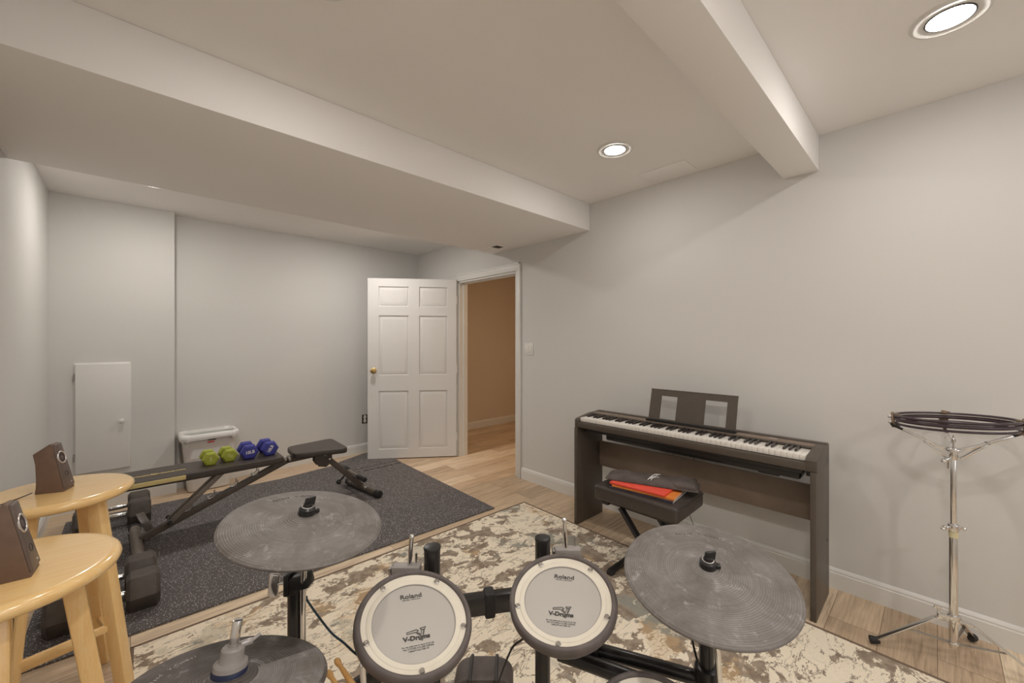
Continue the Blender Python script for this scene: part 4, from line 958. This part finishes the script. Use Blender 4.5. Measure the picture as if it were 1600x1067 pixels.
# ring plane
RC = V((2.484, -.045, 1.002)); RN = V((.025, .05, 1)).normalized(); RR = .178
def onring(a, r=RR, dz=0):
    x = V((1, 0, 0)); x = (x-RN*x.dot(RN)).normalized(); y = RN.cross(x); return RC+(x*math.cos(a)+y*math.sin(a))*r+RN*dz
hb = c+V((0, 0, .872))
m = MB(); m.cyl(c+V((0, 0, .835)), c+V((0, 0, .885)), .0135, seg=20, bev=.003); m.cyl(c+V((0, 0, .87)), c+V((0, 0, .882)), .024, seg=24, bev=.003)
m.bar(c-rt*.012+V((0, 0, .842)), c-rt*.035+V((0, 0, .832)), .012, .014, bevel=.003); m.ball(c-rt*.04+V((0, 0, .831)), .009); m.cyl(c-rt*.018+V((0, 0, .80)), c-rt*.018+V((0, 0, .845)), .005); t.part('basket_hub', m, CHROME)
m = MB(); m.cyl(c+V((0, 0, .88)), c+V((0, 0, .935)), .0028, seg=12); m.ball(c+V((0, 0, .915)), .007, (1, 1, 1.4)); t.part('tilt_screw', m, DCHROME)
angs = [math.radians(104), math.radians(-84), math.radians(10)]
for a in angs:
    tip = onring(a, RR+.004, -.044); dn = tip-hb; dn.z = 0; dn.normalize()
    kn = hb.lerp(tip, .50)+V((0, 0, -.005)); k2 = c+dn*.02+V((0, 0, .842))
    m = MB(); m.bar(kn-(tip-kn)*.7, kn.lerp(tip, .72), .013, .010, bevel=.002); m.bar(kn+V((0, 0, -.004)), k2, .018, .008, bevel=.002); m.bar(kn+V((0, 0, -.002)), hb+V((0, 0, .0)), .010, .006, bevel=.001); m.cyl(kn-dn.cross(V((0, 0, 1)))*.010, kn+dn.cross(V((0, 0, 1)))*.010, .006, seg=12); ba = t.part('basket_arm', m, CHROME, label='chrome basket arm')
    m = MB(); m.tube([kn.lerp(tip, .70), kn.lerp(tip, .97), tip+dn*.006, tip+dn*.012+V((0, 0, .010))], [.0055, .006, .006, .005], 12); t.part('rubber_tip', m, RUBF, parent=ba)
t = Thing('hoop_stack', RC, 'stack of three dark round hoops held level in the chrome stand', 'drum hoops')
for dz, r, rad, lb in ((0, .0055, RR, 'thin dark upper hoop'), (-.0155, .0075, RR-.003, 'thick dark middle hoop'), (-.034, .0048, RR-.004, 'thin dark lower hoop')):
    m = MB(); m.torus(RC+RN*dz, rad, r, RN, 96, 12); t.part('hoop', m, RINGM, label=lb)
m = MB(); m.torus(RC+RN*-.005, RR-.009, .0028, RN, 96, 8); t.part('inner_band', m, GREYPL)
for a in (math.radians(97), math.radians(-92), math.radians(8)):
    p = onring(a, RR+.006, -.018); rad_ = (p-RC); rad_ -= RN*rad_.dot(RN); rad_.normalize(); tg = RN.cross(rad_)
    Mb = Matrix((rad_, tg, RN)).transposed().to_4x4(); Mb.translation = p
    m = MB(); m.box((-.005, -.014, -.036), (.005, .014, .030), .002, 2, Mb @ Matrix.Rotation(.25, 4, 'X')); m.box((-.022, -.009, .018), (.004, .009, .026), .002, 2, Mb); m.box((-.022, -.009, -.030), (.004, .009, -.022), .002, 2, Mb); bk_ = t.part('bracket', m, BRKT, label='bronze bracket clamp')
    for q in (.012, -.012):
        m = MB(); m.cyl(p+RN*q, p+RN*q+rad_*.016, .0075, bev=.002, seg=16); t.part('bracket_bolt', m, SILV, parent=bk_)
